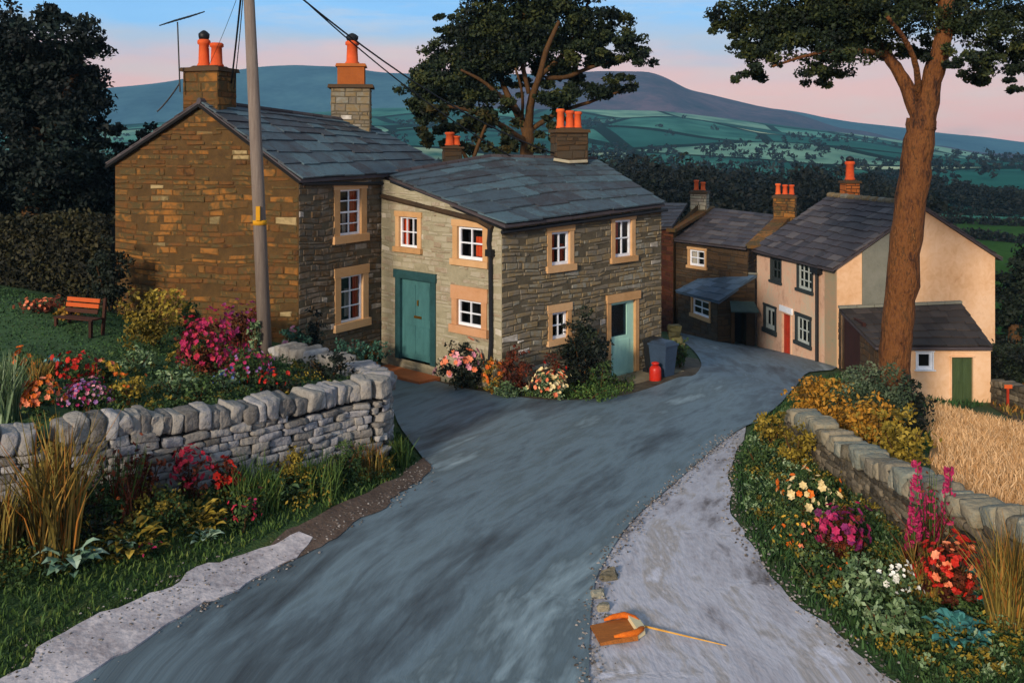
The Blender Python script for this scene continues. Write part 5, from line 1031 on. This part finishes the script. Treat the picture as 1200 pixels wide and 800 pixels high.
cover('ground_cover', 'low mixed green plants over the left verge', vp, 420, LM_BUSH, terr, rr=(.1, .36)); cover('ground_cover', 'low ochre leaved plants over the left verge', vp, 240, LM_YEL, terr)
cover('ground_cover', 'low mixed green plants over the right bank', bp, 340, LM_BUSH, terr); cover('ground_cover', 'low ochre leaved plants over the right bank', bp, 200, LM_YEL, terr); cover('ground_cover', 'low sage leaved plants over the right bank', bp, 150, LM_SAGE, terr)
cover('ground_cover', 'low green plants between the garden flowers', gp, 260, LM_BUSH, GF); cover('ground_cover', 'low ochre plants between the garden flowers', gp, 90, LM_YEL, GF)
def grit(name, label, line, n, w, size, m, zo=.05):
    P_l = np.array(line); mb = MB(); sg_ = np.linalg.norm(np.diff(P_l, axis=0), axis=1); ac = np.concatenate([[0], np.cumsum(sg_)])
    for i in range(n):
        t = rng.uniform(0, ac[-1]); x = np.interp(t, ac, P_l[:, 0]) + rng.normal(0, w); y = np.interp(t, ac, P_l[:, 1]) + rng.normal(0, w); z = T(x, y) + zo; q = size*rng.uniform(.35, 1.5)
        c = np.array([[-1,-1,0],[1,-1,0],[1,1,0],[-1,1,0],[-.6,-.7,1],[.6,-.6,1],[.7,.6,1],[-.6,.7,1]]) * [1, 1, .7] + rng.uniform(-.3, .3, (8, 3)); a = rng.uniform(0, 6.28)
        c = c @ np.array([[math.cos(a), math.sin(a), 0], [-math.sin(a)*.7, math.cos(a)*.7, 0], [0, 0, 1]]) * q/2; mb.hexa(c + [x, y, z-.005])
    tag(obj(name, mb, m, loc='base'), label, 'gravel', kind='stuff')
M_GRIT = mat('grit', ['#38322e', '#5a534e', '#7c7672', '#a09a96'], w=.9, scale=4, bump=.3)
grit('gravel', 'loose gravel along the left edge of the lane', [G(*p) for p in [(60,800),(180,737),(300,677),(400,620),(465,582),(497,550)]], 600, .13, .028, M_GRIT, .06)
grit('gravel', 'loose gravel between the lane and the track', [G(*p) for p in [(689,900),(691,800),(697,702),(712,662),(745,612),(794,567),(862,508)]], 900, .1, .028, M_GRIT, .05)
grit('gravel', 'gravel along the grass edge of the track', [G(*p) for p in [(870,520),(857,550),(860,600),(889,656),(943,712),(1003,760),(1048,799),(1090,850)]], 600, .12, .03, M_GRIT, .03)
grit('gravel', 'fallen chips on the pale pavement', [G(*p) for p in [(20,800),(100,745),(180,712),(260,672),(310,650)]], 260, .2, .024, M_GRIT, .075)
# ------------------------------------------------------------ trees
def tree(name, label, trunk, limbs, blobs, Y, lm, leaf, nsub, nleaf, bark=M_BARK, subr=.3, shell=.6, cat='tree', group=None, seg=12, zbase=None):
    bx, bY = XY(trunk[0][0], trunk[0][3] if len(trunk[0]) > 3 else Y); z0 = T(bx, bY) if zbase is None else zbase
    root = empty(name, (bx, bY, z0), label, cat, group); mb = MB(); pts = [(bx, bY, z0 - .2)]; rad = [trunk[0][2]*Y/F*1.25]
    for t in trunk: Yt = t[3] if len(t) > 3 else Y; pts.append(tuple(P(t[0], t[1], Yt))); rad.append(t[2]*Y/F)
    if pts[1][2] < z0 + .1: pts.pop(1); rad.pop(1)
    def refine(pts, rad, k=5, wob=.04):
        A = np.array(pts); n = len(A); o, r = [], []
        for i in range(n-1):
            p0, p1, p2, p3 = A[max(i-1, 0)], A[i], A[i+1], A[min(i+2, n-1)]
            for j in range(k):
                t = j/k; q = .5*((2*p1)+(-p0+p2)*t+(2*p0-5*p1+4*p2-p3)*t*t+(-p0+3*p1-3*p2+p3)*t**3); rr = rad[i]*(1-t)+rad[i+1]*t
                o.append(q + rng.normal(0, wob*rr, 3)*(0 if (i == 0 and j == 0) else 1)); r.append(rr*rng.uniform(.93, 1.08))
        o.append(A[-1]); r.append(rad[-1]); return o, r
    o, r = refine(pts, rad); mb.tube(o, r, seg); tk = obj('trunk', mb, bark, root, smooth=True)
    for l in limbs:
        lp = [tuple(P(a, b, Y + dy)) for a, b, rr, dy in l]; o, r = refine(lp, [rr*Y/F for a, b, rr, dy in l]); m2 = MB(); m2.tube(o, r, 8); obj('limb', m2, bark, root, smooth=True)
    cm = MB(); s = Y/F
    for (a, b, ra, rb, dy) in blobs:
        area = ra*rb*s*s; k = max(5, int(nsub*area)); clumps(cm, P(a, b, Y+dy), (ra*s, max(ra, rb)*s*.8, rb*s), k, nleaf, leaf, subr=subr, shell=shell)
    obj('crown', cm, lm, root); return root
tree('broadleaf_tree', 'tall tree with thick red brown trunk standing in front of the pink house', [(1048,430,18),(1056,350,17.8),(1064,262,17),(1074,190,16.5),(1080,140,16.5)],
  [[(1080,150,16,0),(1092,95,12,-.2),(1106,40,10,-.3),(1112,-40,8,0),(1118,-140,5,.3)], [(1078,140,11,0),(1062,100,8,.2),(1040,66,6.5,.4),(1015,40,5,.6),(975,22,3.5,.8),(920,10,2,1)], [(1076,120,4,0),(1074,80,3.5,-.6),(1062,50,3,-1),(1040,20,2,-1.5)],
   [(1104,50,5,0),(1135,20,4,.4),(1180,15,2.5,.8),(1230,30,1.5,1)], [(1040,66,3.5,.4),(1010,60,3,-.2),(960,62,2,-.5),(905,78,1.2,-.8)], [(1108,10,5,0),(1060,-50,4,.5),(980,-90,2,1)], [(1112,-30,5,0),(1170,-80,3,.5),(1220,-120,2,1)]],
  [(865,14,44,22,0),(905,40,42,28,.4),(885,62,30,26,-.5),(880,88,26,14,-.2),(955,18,58,30,.3),(975,62,40,26,-.4),(968,88,26,16,0),(1000,44,46,26,.6),(1040,8,60,32,-.4),(1035,60,32,14,.9),(930,30,50,30,0),(1000,25,60,34,.3),(1080,60,26,18,.8),(1120,70,30,14,-.8),(1190,100,18,14,.3),(1150,90,26,12,.5),(1100,0,60,30,.8),(1140,28,52,26,-.5),(1160,62,40,22,0),(1195,70,34,24,.4),(1215,20,60,34,0),(850,35,24,12,.2),
   (1000,-50,90,50,0),(1110,-80,100,60,.5),(1210,-60,80,50,0),(900,-30,60,30,0),(1150,-160,90,50,.5),(1040,-140,80,50,0),(1290,10,60,50,0)], 23.5, LM_OLIVE, .105, 60, 100, subr=.36, shell=.1, seg=16)
tree('broadleaf_tree', 'large dark tree with many bare limbs rising behind the two cottages', [(618,215,11),(617,185,8),(619,150,7)],
  [[(618,158,6,0),(605,130,4.5,.4),(590,100,3.5,.8),(585,70,3,1),(592,30,2.2,1)], [(619,155,6,0),(622,120,4.5,-.4),(632,90,3.5,-.8),(640,60,3,-1),(655,25,2,-1)], [(617,168,4.5,0),(600,156,4,-.6),(575,140,3.2,-1),(545,128,2.4,-1.4),(515,124,1.5,-1.6)], [(606,132,3,0),(585,112,2.6,-.7),(565,95,2,-1),(540,82,1.4,-1.2)],
   [(640,92,3,-.4),(665,90,2.6,0),(690,80,2.4,.4),(720,72,1.6,.6),(745,68,1,.8)], [(625,150,3.4,0),(655,132,2.6,.4),(690,120,2,.8),(725,108,1.2,1)], [(632,90,3,0),(662,62,3,.2),(678,35,2.2,.4),(690,0,1.5,.4)], [(620,110,3,0),(610,60,2.4,0),(615,10,1.8,0)], [(612,140,2,0),(612,110,1.6,-1),(604,80,1.2,-1.4)]],
  [(600,20,44,30,.4),(640,10,46,28,0),(560,30,36,26,-.5),(535,55,34,24,.5),(525,30,18,12,0),(508,88,28,26,0),(500,122,26,18,.4),(530,105,34,28,-.6),(560,78,30,26,.8),(600,66,34,18,-.6),(655,48,26,18,.5),(690,28,34,26,0),(715,45,34,26,.5),(740,62,28,18,-.3),(700,68,26,12,.4),(670,100,26,18,.6),(655,118,30,20,-.3),(715,104,34,13,.5),(605,100,20,14,1),(620,45,50,30,.5),(580,50,50,34,0),(545,100,40,34,.3),(650,80,26,22,.5),(680,55,30,22,0),(500,105,30,34,.2),(575,125,26,16,-.8),(500,142,18,10,0),
   (620,-30,60,30,0),(680,-20,44,24,0),(560,-12,40,22,0),(640,75,18,12,.8),(730,92,16,8,0)], 36, LM_OLIVE, .16, 34, 100, subr=.36, shell=.12, bark=M_BARK_D)
tree('dark_bush', 'bushy dark green and orange tree between the two roofs under the big tree', [(550,215,4),(552,190,3)], [[(552,195,2.5,0),(562,165,2,0),(572,140,1.5,0)], [(552,195,2.5,0),(535,165,2,0),(525,148,1.5,0)]],
  [(512,165,26,28,0),(545,155,34,34,.5),(580,160,32,28,0),(603,172,20,20,-.6),(535,135,28,18,0),(642,170,22,26,.6),(500,140,20,20,.4),(570,140,26,16,.5),(655,150,20,20,.3)], 33.5, leafmat('leaves_mixed', ['#070b06', '#121a0c', '#222a12', '#3a3414', '#5c3a18']), .24, 12, 50, bark=M_BARK_D)
tree('dark_tree', 'huge almost black tree at the upper left corner', [(40,330,22),(45,240,18),(50,150,14)], [[(48,180,8,0),(75,120,6,0),(95,70,3,0)], [(46,200,8,0),(15,130,6,0),(-20,80,3,0)]],
  [(20,70,70,60,0),(70,50,50,44,-.5),(40,110,60,60,1),(40,260,70,50,.5),(85,120,40,50,1),(10,300,80,60,.6),(100,290,40,50,.6),(95,70,24,24,.5),(55,120,62,50,0),(-20,130,80,70,0),(60,190,66,50,-.5),(95,215,40,60,.5),(20,230,80,60,0),(100,150,28,38,0),(-60,60,70,60,0),(-80,220,80,80,0),(115,52,12,7,0),(105,88,12,8,.4),(110,250,26,40,0),(60,20,26,12,0)], 30, LM_DARK2, .17, 20, 110, bark=M_BARK_D, subr=.36, shell=.35, zbase=T(*XY(40, 30)))
for (a, b, w_, h_, Yt, lab) in [(132,196,30,28,34,'dark round tree right behind the left slope of the tall house roof'), (165,182,34,34,37,'dark round tree touching the black tree, behind the gable'), (190,200,30,34,40,'smaller dark tree just left of the gable chimney')]:
    tree('round_tree', lab, [(a,b+60,6),(a,b+20,4)], [], [(a,b-12,w_,h_*.8,0),(a-18,b+12,w_,h_,.5),(a+12,b+20,w_,h_,-.5),(a-5,b+50,w_*1.2,h_,0)], Yt, LM_FAR, .2, 14, 60, bark=M_BARK_D, group='dark trees behind the tall house', zbase=T(*XY(a, Yt)))
tree('dark_tree', 'dark tall evergreen at the right edge behind the outbuilding', [(1188,425,8),(1190,380,7)], [], [(1185,345,22,44,0),(1205,335,36,50,.5),(1182,400,22,40,0),(1215,400,44,50,0),(1235,350,40,60,1)], 41, LM_DARK, .22, 14, 60, bark=M_BARK_D)
# hedge behind the lawn
def hedge(name, label, p0, p1, wd, z0, z1, lm, leaf, n):
    p0, p1 = np.array(p0), np.array(p1); L_ = np.linalg.norm(p1-p0); d = (p1-p0)/L_; m = np.array([d[1], -d[0]]); c = (p0+p1)/2; root = empty(name, (c[0], c[1], z0), label, 'hedge'); core = MB(); w = wd/2-.15
    q = lambda z: [tuple(p0-m*w)+(z,), tuple(p1-m*w)+(z,), tuple(p1+m*w)+(z,), tuple(p0+m*w)+(z,)]
    core.hexa(q(z0-.3) + q(z1-.2)); obj('light_block_core', core, leafmat('hedge_core', ['#0a0d07', '#14180c']), root); s = rng.uniform(0, L_, n); a = rng.uniform(-1, 1, n); z = rng.uniform(z0, z1, n); f = rng.random(n)  # solid dark box added inside the leaves to block light
    sd_ = np.where(f < .4, -1, np.where(f < .8, 1, a)); z = np.where(f >= .8, z1, z) + rng.normal(0, .06, n) + .12*np.sin(s*2.1)*(z-z0)/(z1-z0); off = sd_*wd/2 + rng.normal(0, .07, n)
    C = np.column_stack([p0[0]+d[0]*s+m[0]*off, p0[1]+d[1]*s+m[1]*off, z]); mb = MB(); mb.quads(leafquads(C, leaf, .6), np.clip(.5+.35*np.sin(s*3+z*4)+rng.normal(0, .25, n), 0, 1)); obj('leaves', mb, lm, root)
LM_HEDGE = leafmat('leaves_hedge', ['#12140a', '#1f2010', '#2c2a16', '#38341c', '#2c3018'])
hedge('clipped_hedge', 'long dull olive hedge behind the lawn, left of the gable', XY(-320, 26.5), XY(143, 26.2), 1.6, ZR(-4.6), zy(258, 26), LM_HEDGE, .13, 26000)
hedge('boundary_hedge', 'low dark hedge along the far side of the rough ground at the right edge', XY(1170, 36), XY(1330, 30), 1.0, T(*XY(1250, 33)), T(*XY(1250, 33))+1.0, LM_DARK, .15, 5000)
plant('dark_shrub', 'black green shrub behind the bench beside the gable', 'shrub', G_, 128, 372, 56, 90, lm=LM_DARK, leaf=.11, dens=1.8, Y=23.6)
# far wood and hedgerow trees (masses)
mb = MB()
for i in range(150):
    near_ = i % 2; px = rng.uniform(672, 1085 if near_ else 1330); Yw = rng.uniform(80, 110) if near_ else rng.uniform(180, 225); top = np.interp(px, [672, 700, 760, 830, 900, 960, 1050, 1100, 1150, 1200, 1330], [172, 180, 188, 194, 203, 194, 208, 206, 218, 230, 250]) + abs(rng.normal(0, 8)) + (8 if near_ else 0); zt_ = zy(top, Yw); zg = T(*XY(px, Yw)); hh = max(3, zt_-zg)
    clumps(mb, (XY(px, Yw)[0], Yw, zg + hh*.55), (rng.uniform(2.2, 3.8), 3, hh*.5) if near_ else (rng.uniform(3.5, 6), 4, hh*.5), 40, 30, .5 if near_ else .75, subr=.36, shell=.45)
for i in range(60):
    px = rng.uniform(-150, 560); Yw = rng.uniform(120, 200); zg = T(*XY(px, Yw)); hh = rng.uniform(7, 10); clumps(mb, (XY(px, Yw)[0], Yw, zg + hh*.55), (5, 4, hh*.47), 20, 20, 1.0, subr=.36, shell=.6)
tag(obj('far_wood', mb, LM_FAR, loc='base'), 'dark belt of woodland behind the village roofs', 'wood', kind='stuff')
mb = MB()
for i in range(26):
    Y0_ = rng.uniform(270, 950); px0 = rng.uniform(450, 1250); ang = rng.uniform(-.35, .35); x0, y0 = XY(px0, Y0_); n = rng.integers(5, 22); dx = rng.uniform(6, 9)
    for j in range(n):
        if rng.random() < .25: continue
        x, y = x0 + j*dx*math.cos(ang) + rng.normal(0, 1.5), y0 + j*dx*math.sin(ang)*1.5 + rng.normal(0, 2)
        if y > 1100: continue
        r_ = rng.uniform(2, 4.5); clumps(mb, (x, y, T(x, y) + r_*.7), (r_*1.2, r_, r_), 6, 9, 2.2, subr=.5, shell=.5)
for i in range(80):
    y = rng.uniform(260, 1050); px = rng.uniform(-100, 1250); x = XY(px, y)[0]; r_ = rng.uniform(2, 4); clumps(mb, (x, y, T(x, y) + r_*.6), (r_*1.5, r_, r_), 6, 8, 2.2, subr=.5, shell=.5)
tag(obj('field_trees', mb, LM_FAR, loc='base'), 'scattered dark hedgerow trees over the valley fields', 'trees', kind='stuff')
mb = MB()
for (x0, y0, x1, y1) in [(1100,262,1240,268),(1130,280,1250,292),(1085,250,1200,254)]:
    for t in np.linspace(0, 1, 26):
        px, py = x0+(x1-x0)*t, y0+(y1-y0)*t; Yh = 13.3*F/(py-170); x = XY(px, Yh)[0]; clumps(mb, (x, Yh, T(x, Yh)+.6), (1.6, 1.2, .8), 6, 10, .6, subr=.5)
tag(obj('green_field_hedgerows', mb, LM_FAR, loc='base'), 'thin dark hedgerows crossing the green field at the right', 'hedge', kind='stuff')
M_GF = mat('green_field', ['#22381c', '#2e4a24', '#3c5a2c', '#30482a'], w=0, scale=.12, bump=0, spec=0, contrast=2.2)
mb, V = sheet_mb([XY(990, 62), XY(1500, 62), XY(1500, 168), XY(990, 168)], 6, lambda x, y: terr(x, y) + .12)
tag(obj('green_field', mb, M_GF, smooth=True), kind='structure')
# ------------------------------------------------------------ telegraph pole, wires, aerial
py_ = 21.2; px0, px1 = XY(312, py_), XY(289, py_); zg = Gd(*px0); zt_ = zy(-60, py_)
root = empty('telegraph_pole', (px0[0], px0[1], zg), 'grey wooden telegraph pole leaning slightly before the tall house', 'pole')
mb = MB(); mb.tube([(px0[0], py_, zg-.4), (px0[0]+(px1[0]-px0[0])*.45, py_, zg+(zt_-zg)*.45), (px1[0], py_, zt_)], [.155, .14, .115], 14); obj('pole', mb, M_POLE, root, smooth=True)
mb = MB(); zb_ = zy(261, py_); xb = XY(304.5, py_)[0]; mb.tube([(xb, py_, zb_-.05), (xb, py_, zb_+.06)], .155, 14); obj('band', mb, M_YELLOW, root, smooth=True)
mb = MB(); mb.box((xb-.04, py_-.19, zb_+.06), (xb+.05, py_-.13, zb_+.38)); obj('marker_plate', mb, M_YELLOW, root)
mb = MB(); top = np.array([px1[0], py_, zt_-.3])
for a in range(4): mb.tube([top + [-.32+.2*a, 0, .0], top + [-.32+.2*a, 0, .14]], .03, 8)
mb.tube([top + [-.42, -.1, 0], top + [.42, -.1, 0]], .045, 6); obj('crossbar', mb, M_POLE, root)
def wire(label, a, b, sag, r=.013, name='overhead_wire'):
    a, b = np.array(a, float), np.array(b, float); pts = [a + (b-a)*t - np.array([0, 0, sag*4*t*(1-t)]) for t in np.linspace(0, 1, 18)]; mb = MB(); mb.tube(pts, r, 5)
    tag(obj(name, mb, M_IRON, origin=tuple(a)), label, 'wire')
wire('upper overhead wire running from the pole to the cottage chimney', top + [.1, 0, .15], P(655, 182, 28.9), .55, .022)
wire('lower overhead wire running from the pole towards the second chimney and cottage', top + [.28, 0, .1], P(600, 184, 28.4), .35, .018)
wire('dark wire dropping from the pole to the ridge of the tall house', P(284, -20, 21.2), P(269, 114, 25.2), .1, .024)
wire('thin wire beside the dark one dropping from the pole', P(286, -20, 21.2), P(272, 116, 25.3), .3, .012)
wire('faint thin wire left of the pole going down to the gable chimney', P(284, -20, 21.2), P(243, 80, 24.4), .1, .006)
wire('short cable from the aerial down to the gable verge', P(211, 97, 24.2), P(184, 131, 24.2), .05, .02, 'aerial_cable')
a0 = P(211, 108, 24.05); a1 = P(208, 26, 24.05); root = empty('tv_aerial', tuple(a0), 'thin black television aerial fixed to the gable chimney', 'aerial')
mb = MB(); mb.tube([a0, a1], .02, 6); obj('mast', mb, M_IRON, root)
b0, b1_ = P(196, 27, 24.3), P(231, 17, 23.8); mb = MB(); mb.tube([b0, b1_], .018, 6); obj('boom', mb, M_IRON, root); 
mb = MB()
for t in np.linspace(.03, .97, 8): c = b0+(b1_-b0)*t; e = np.array([.13, .25, .11]); mb.tube([c-e, c+e], .016, 4)
obj('elements', mb, M_IRON, root)
# ------------------------------------------------------------ bench
pb = G(98, 386, GF); zb_ = Gd(*pb)-.06; root = empty('garden_bench', (pb[0], pb[1], zb_), 'old wooden garden bench with orange top rail on the lawn', 'bench')
dx_ = np.array([.93, -.37]); nx = np.array([-.37, -.93]); q = lambda u, w, z: (pb[0]+.76*(dx_[0]*u+nx[0]*w), pb[1]+.76*(dx_[1]*u+nx[1]*w), zb_+z*.78)
def bbox(mb, u0, u1, w0, w1, z0, z1, sh=0): mb.hexa([q(u0,w1,z0), q(u1,w1,z0), q(u1,w0,z0), q(u0,w0,z0), q(u0,w1+sh,z1), q(u1,w1+sh,z1), q(u1,w0+sh,z1), q(u0,w0+sh,z1)])
for i in range(3): mb = MB(); bbox(mb, -.75, .75, .0+.15*i, .12+.15*i, .42, .46); obj('seat_slat', mb, M_BROWN_W, root)
for i, m_ in ((0, M_BROWN_W), (1, M_ORANGE_W), (2, M_ORANGE_W)): mb = MB(); bbox(mb, -.76, .5, -.06-.04*i, -.02-.04*i, .54+.15*i, .65+.15*i, -.02); obj('backrest_slat', mb, m_, root)
for u_ in (-.7, .62):
    mb = MB(); bbox(mb, u_, u_+.09, -.10, -.03, -.05, .98, -.1); obj('back_leg', mb, M_BROWN_W, root); mb = MB(); bbox(mb, u_, u_+.09, .34, .42, -.05, .44); obj('front_leg', mb, M_BROWN_W, root)
# ------------------------------------------------------------ bins
def bin_(label, px, Y, h, w, m, name='wheelie_bin'):
    p = XY(px, Y); z0 = T(*p); root = empty(name, (p[0], p[1], z0), label, 'bin', 'wheelie bins by the pale green door'); ax = fr.d; ay = fr.n
    def bx(mb, w0, d0, w1, d1, z0_, z1_, oy=0, oy1=0):
        V = []
        for (ww, dd_, zz, o_) in ((w0, d0, z0_, oy), (w1, d1, z1_, oy1)):
            for sx_, sy_ in ((-1, 1), (1, 1), (1, -1), (-1, -1)): c = np.array(p) + ax*sx_*ww/2 + ay*(sy_*dd_/2+o_); V.append((c[0], c[1], z0+zz))
        mb.hexa(V)
    mb = MB(); bx(mb, w*.78, w*.85, w, w*1.15, .05, h*.88); obj('body', mb, m, root)
    mb = MB(); bx(mb, w*1.08, w*1.25, w*1.08, w*1.25, h*.88, h*.93); bx(mb, w*.98, w*1.15, w*.8, w*.85, h*.93, h); obj('lid', mb, m, root)
    mb = MB(); c = np.array(p) - ay*w*.66; mb.tube([(c[0]-ax[0]*w*.4, c[1]-ax[1]*w*.4, z0+h*.9), (c[0]+ax[0]*w*.4, c[1]+ax[1]*w*.4, z0+h*.9)], .02, 6); obj('handle', mb, M_IRON, root)
    for s in (-1, 1):
        mb = MB(); c = np.array(p) - ay*w*.4 + ax*s*w*.42; mb.tube([(c[0]-ax[0]*.03, c[1]-ax[1]*.03, z0+.09), (c[0]+ax[0]*.03, c[1]+ax[1]*.03, z0+.09)], .09, 12); obj('wheel', mb, M_IRON, root)
bin_('dark blue wheelie bin nearest the lane beside the pale green door', 777, 25.7, .98, .52, M_BIN)
bin_('darker wheelie bin half hidden behind the blue one against the wall', 767, 26.1, 1.0, .42, M_IRON)
p = XY(768, 25.2); z0 = T(*p); root = empty('red_container', (p[0], p[1], z0), 'small bright red container with a narrow neck in front of the blue bin', 'container')
mb = MB(); mb.lathe((p[0], p[1], z0), [(.15, 0), (.165, .04), (.16, .3), (.15, .36), (.09, .42)], 16); obj('body', mb, M_RED_PLASTIC, root, smooth=True)
mb = MB(); mb.lathe((p[0], p[1], z0+.40), [(.07, 0), (.075, .05), (.11, .06), (.1, .1), (.04, .12)], 14); obj('cap', mb, M_RED_PLASTIC, root, smooth=True)
# mossy gatepost stones behind the bins
mb = MB(); p = XY(792, 27.4); z0 = T(*p)
for i in range(7): stone(mb, (p[0]+rng.uniform(-.05, .05), p[1], z0+.09+.17*i), (1, 0, 0), (0, 1, 0), (0, 0, 1), .42-.02*i, .4, .19, .12)
tag(obj('stone_post', mb, mat('mossy_stone', ['#1c1e10', '#38361e', '#565230', '#4a4a38'], w=.5, scale=4, bump=.7), loc='base'), 'mossy stack of stones at the far corner of the cottage', 'post')
# doorsteps
mb = MB(); um = (dl[0]+dl[1])/2; zst = T(*fl.pt(um, 0, .5)[:2]); fl.box(mb, dl[0]-.25, dl[1]+.2, zst-.2, zst+.13, .04, .75); tag(obj('doorstep', mb, M_ORANGE_SLAB, loc='base'), 'orange stone doorstep before the teal door', 'step')
mb = MB(); um = (dr[0]+dr[1])/2; zst = T(*fr.pt(um, 0, .5)[:2]); fr.box(mb, dr[0]+.1, dr[1]+.9, zst-.2, zst+.07, .04, .9); tag(obj('doorstep', mb, M_STONE_MID if False else mat('slab_stone', ['#5a5242', '#7c725c', '#948a74'], w=0, scale=3, bump=.5), loc='base'), 'flat pale stone slab before the pale green door', 'step')
# ------------------------------------------------------------ hand brush on the track, loose stones
pa, pe = np.array(G(697, 748)), np.array(G(752, 742)); z0 = T(*pa) + .03; root = empty('hand_brush', (pa[0], pa[1], z0), 'orange brown brush with a thin pale handle lying at the road edge of the track', 'brush')
d = pe - pa; L_ = np.linalg.norm(d); d /= L_; m = np.array([-d[1], d[0]]); mb = MB()
q = lambda u, w, z: (pa[0]+d[0]*u+m[0]*w, pa[1]+d[1]*u+m[1]*w, z0+z)
mb.hexa([q(0,-.24,0), q(L_*.8,-.22,0), q(L_*.8,.25,0), q(0,.2,0), q(0,-.23,.03), q(L_*.8,-.2,.06), q(L_*.8,.23,.06), q(0,.19,.03)], .3); obj('bristles', mb, mat('bristle_orange', ['#6c3c18', '#8c5424', '#a86428', '#d07020'], w=.1, scale=5, stretch=(1, 7, 1), bump=.8), root)
for w0, w1 in ((-.2, -.13), (.2, .14)): mb = MB(); mb.tube([q(L_*.3,w0,.07), q(L_*.5,w0*1.1,.09), q(L_*.75,w0*1.1,.1), q(L_*.92,w1,.09), q(L_*1.0,w1*.5,.07)], [.015,.032,.038,.034,.02], 9); obj('head_edge', mb, mat('brush_orange', ['#8c3c10', '#c8600f', '#d87820'], w=0, contrast=2.4, scale=6, bump=.4), root, smooth=True)
mb = MB(); mb.hexa([q(L_*.8,-.2,0), q(L_*1.02,-.1,0), q(L_*1.02,.11,0), q(L_*.8,.23,0), q(L_*.8,-.18,.12), q(L_*1.02,-.08,.09), q(L_*1.02,.09,.09), q(L_*.8,.21,.12)], .7); obj('ferrule', mb, FL['cream'], root)
he = np.array(G(851, 761)); mb = MB(); mb.tube([q(L_*1.0, 0, .05), (*(pa+d*L_*1.3*.5+he*.5*0+pa*0+d*L_*.4), z0+.05), (he[0], he[1], T(*he)+.05)], [.018, .013, .006], 8); obj('handle', mb, mat('handle_straw', ['#8c5c1c', '#c89440', '#dcc088'], w=0, scale=9, bump=.2), root)
sl_ = [('pale cream stone lying by the road edge above the brush',713,678,30,20), ('grey angular stone directly above the brush',702,700,26,18), ('white chipped stone left of the brush head',708,715,22,16), ('flat grey stone just above the brush bristles',716,726,26,14), ('brown stone at the end of the pale pavement',112,748,20,10), ('small pale stone on the pale pavement near the grass',296,655,18,10)]
for lab, a, b, w_, h_ in sl_:
    p = G(a, b); s = p[1]/F; mb = MB(); stone(mb, (p[0], p[1], T(*p)+h_*s*.12), (1, .2, 0), (-.2, 1, 0), (0, 0, 1), w_*s*.62, w_*s*.5, h_*s*.6, .2); tag(obj('loose_stone', mb, M_DRY_W, loc='base'), lab, 'stone', 'loose stones at the road edges')
# little red post and dark stakes at the right
p = XY(1181, 30); z0 = T(*p); root = empty('red_post', (p[0], p[1], z0), 'small orange red marker post on the rough ground at the right', 'post'); mb = MB(); mb.box((p[0]-.03, p[1]-.03, z0), (p[0]+.03, p[1]+.03, z0+.75)); obj('post', mb, M_RED_P, root); mb = MB(); mb.box((p[0]-.13, p[1]-.05, z0+.66), (p[0]+.12, p[1]-.032, z0+.78)); obj('plate', mb, mat('orange_plate', ['#b84818', '#d86028'], w=0, bump=.1), root)
# ------------------------------------------------------------ haze
def haze(density):
    m = bpy.data.materials.new('haze_air'); m.use_nodes = True; t = m.node_tree; t.nodes.clear(); o = N(t, 'ShaderNodeOutputMaterial'); v = N(t, 'ShaderNodeVolumePrincipled')
    v.inputs['Color'].default_value = (.30, .64, .92, 1); v.inputs['Density'].default_value = density; v.inputs['Anisotropy'].default_value = 0; t.links.new(v.outputs[0], o.inputs['Volume'])
    mb = MB(); mb.box((-3900, -60, -60), (3900, 3000, 260)); h = obj('haze', mb, m); tag(h, kind='stuff'); h['label'] = 'thin blue evening haze over the valley'; h['category'] = 'haze'
haze(.00019)
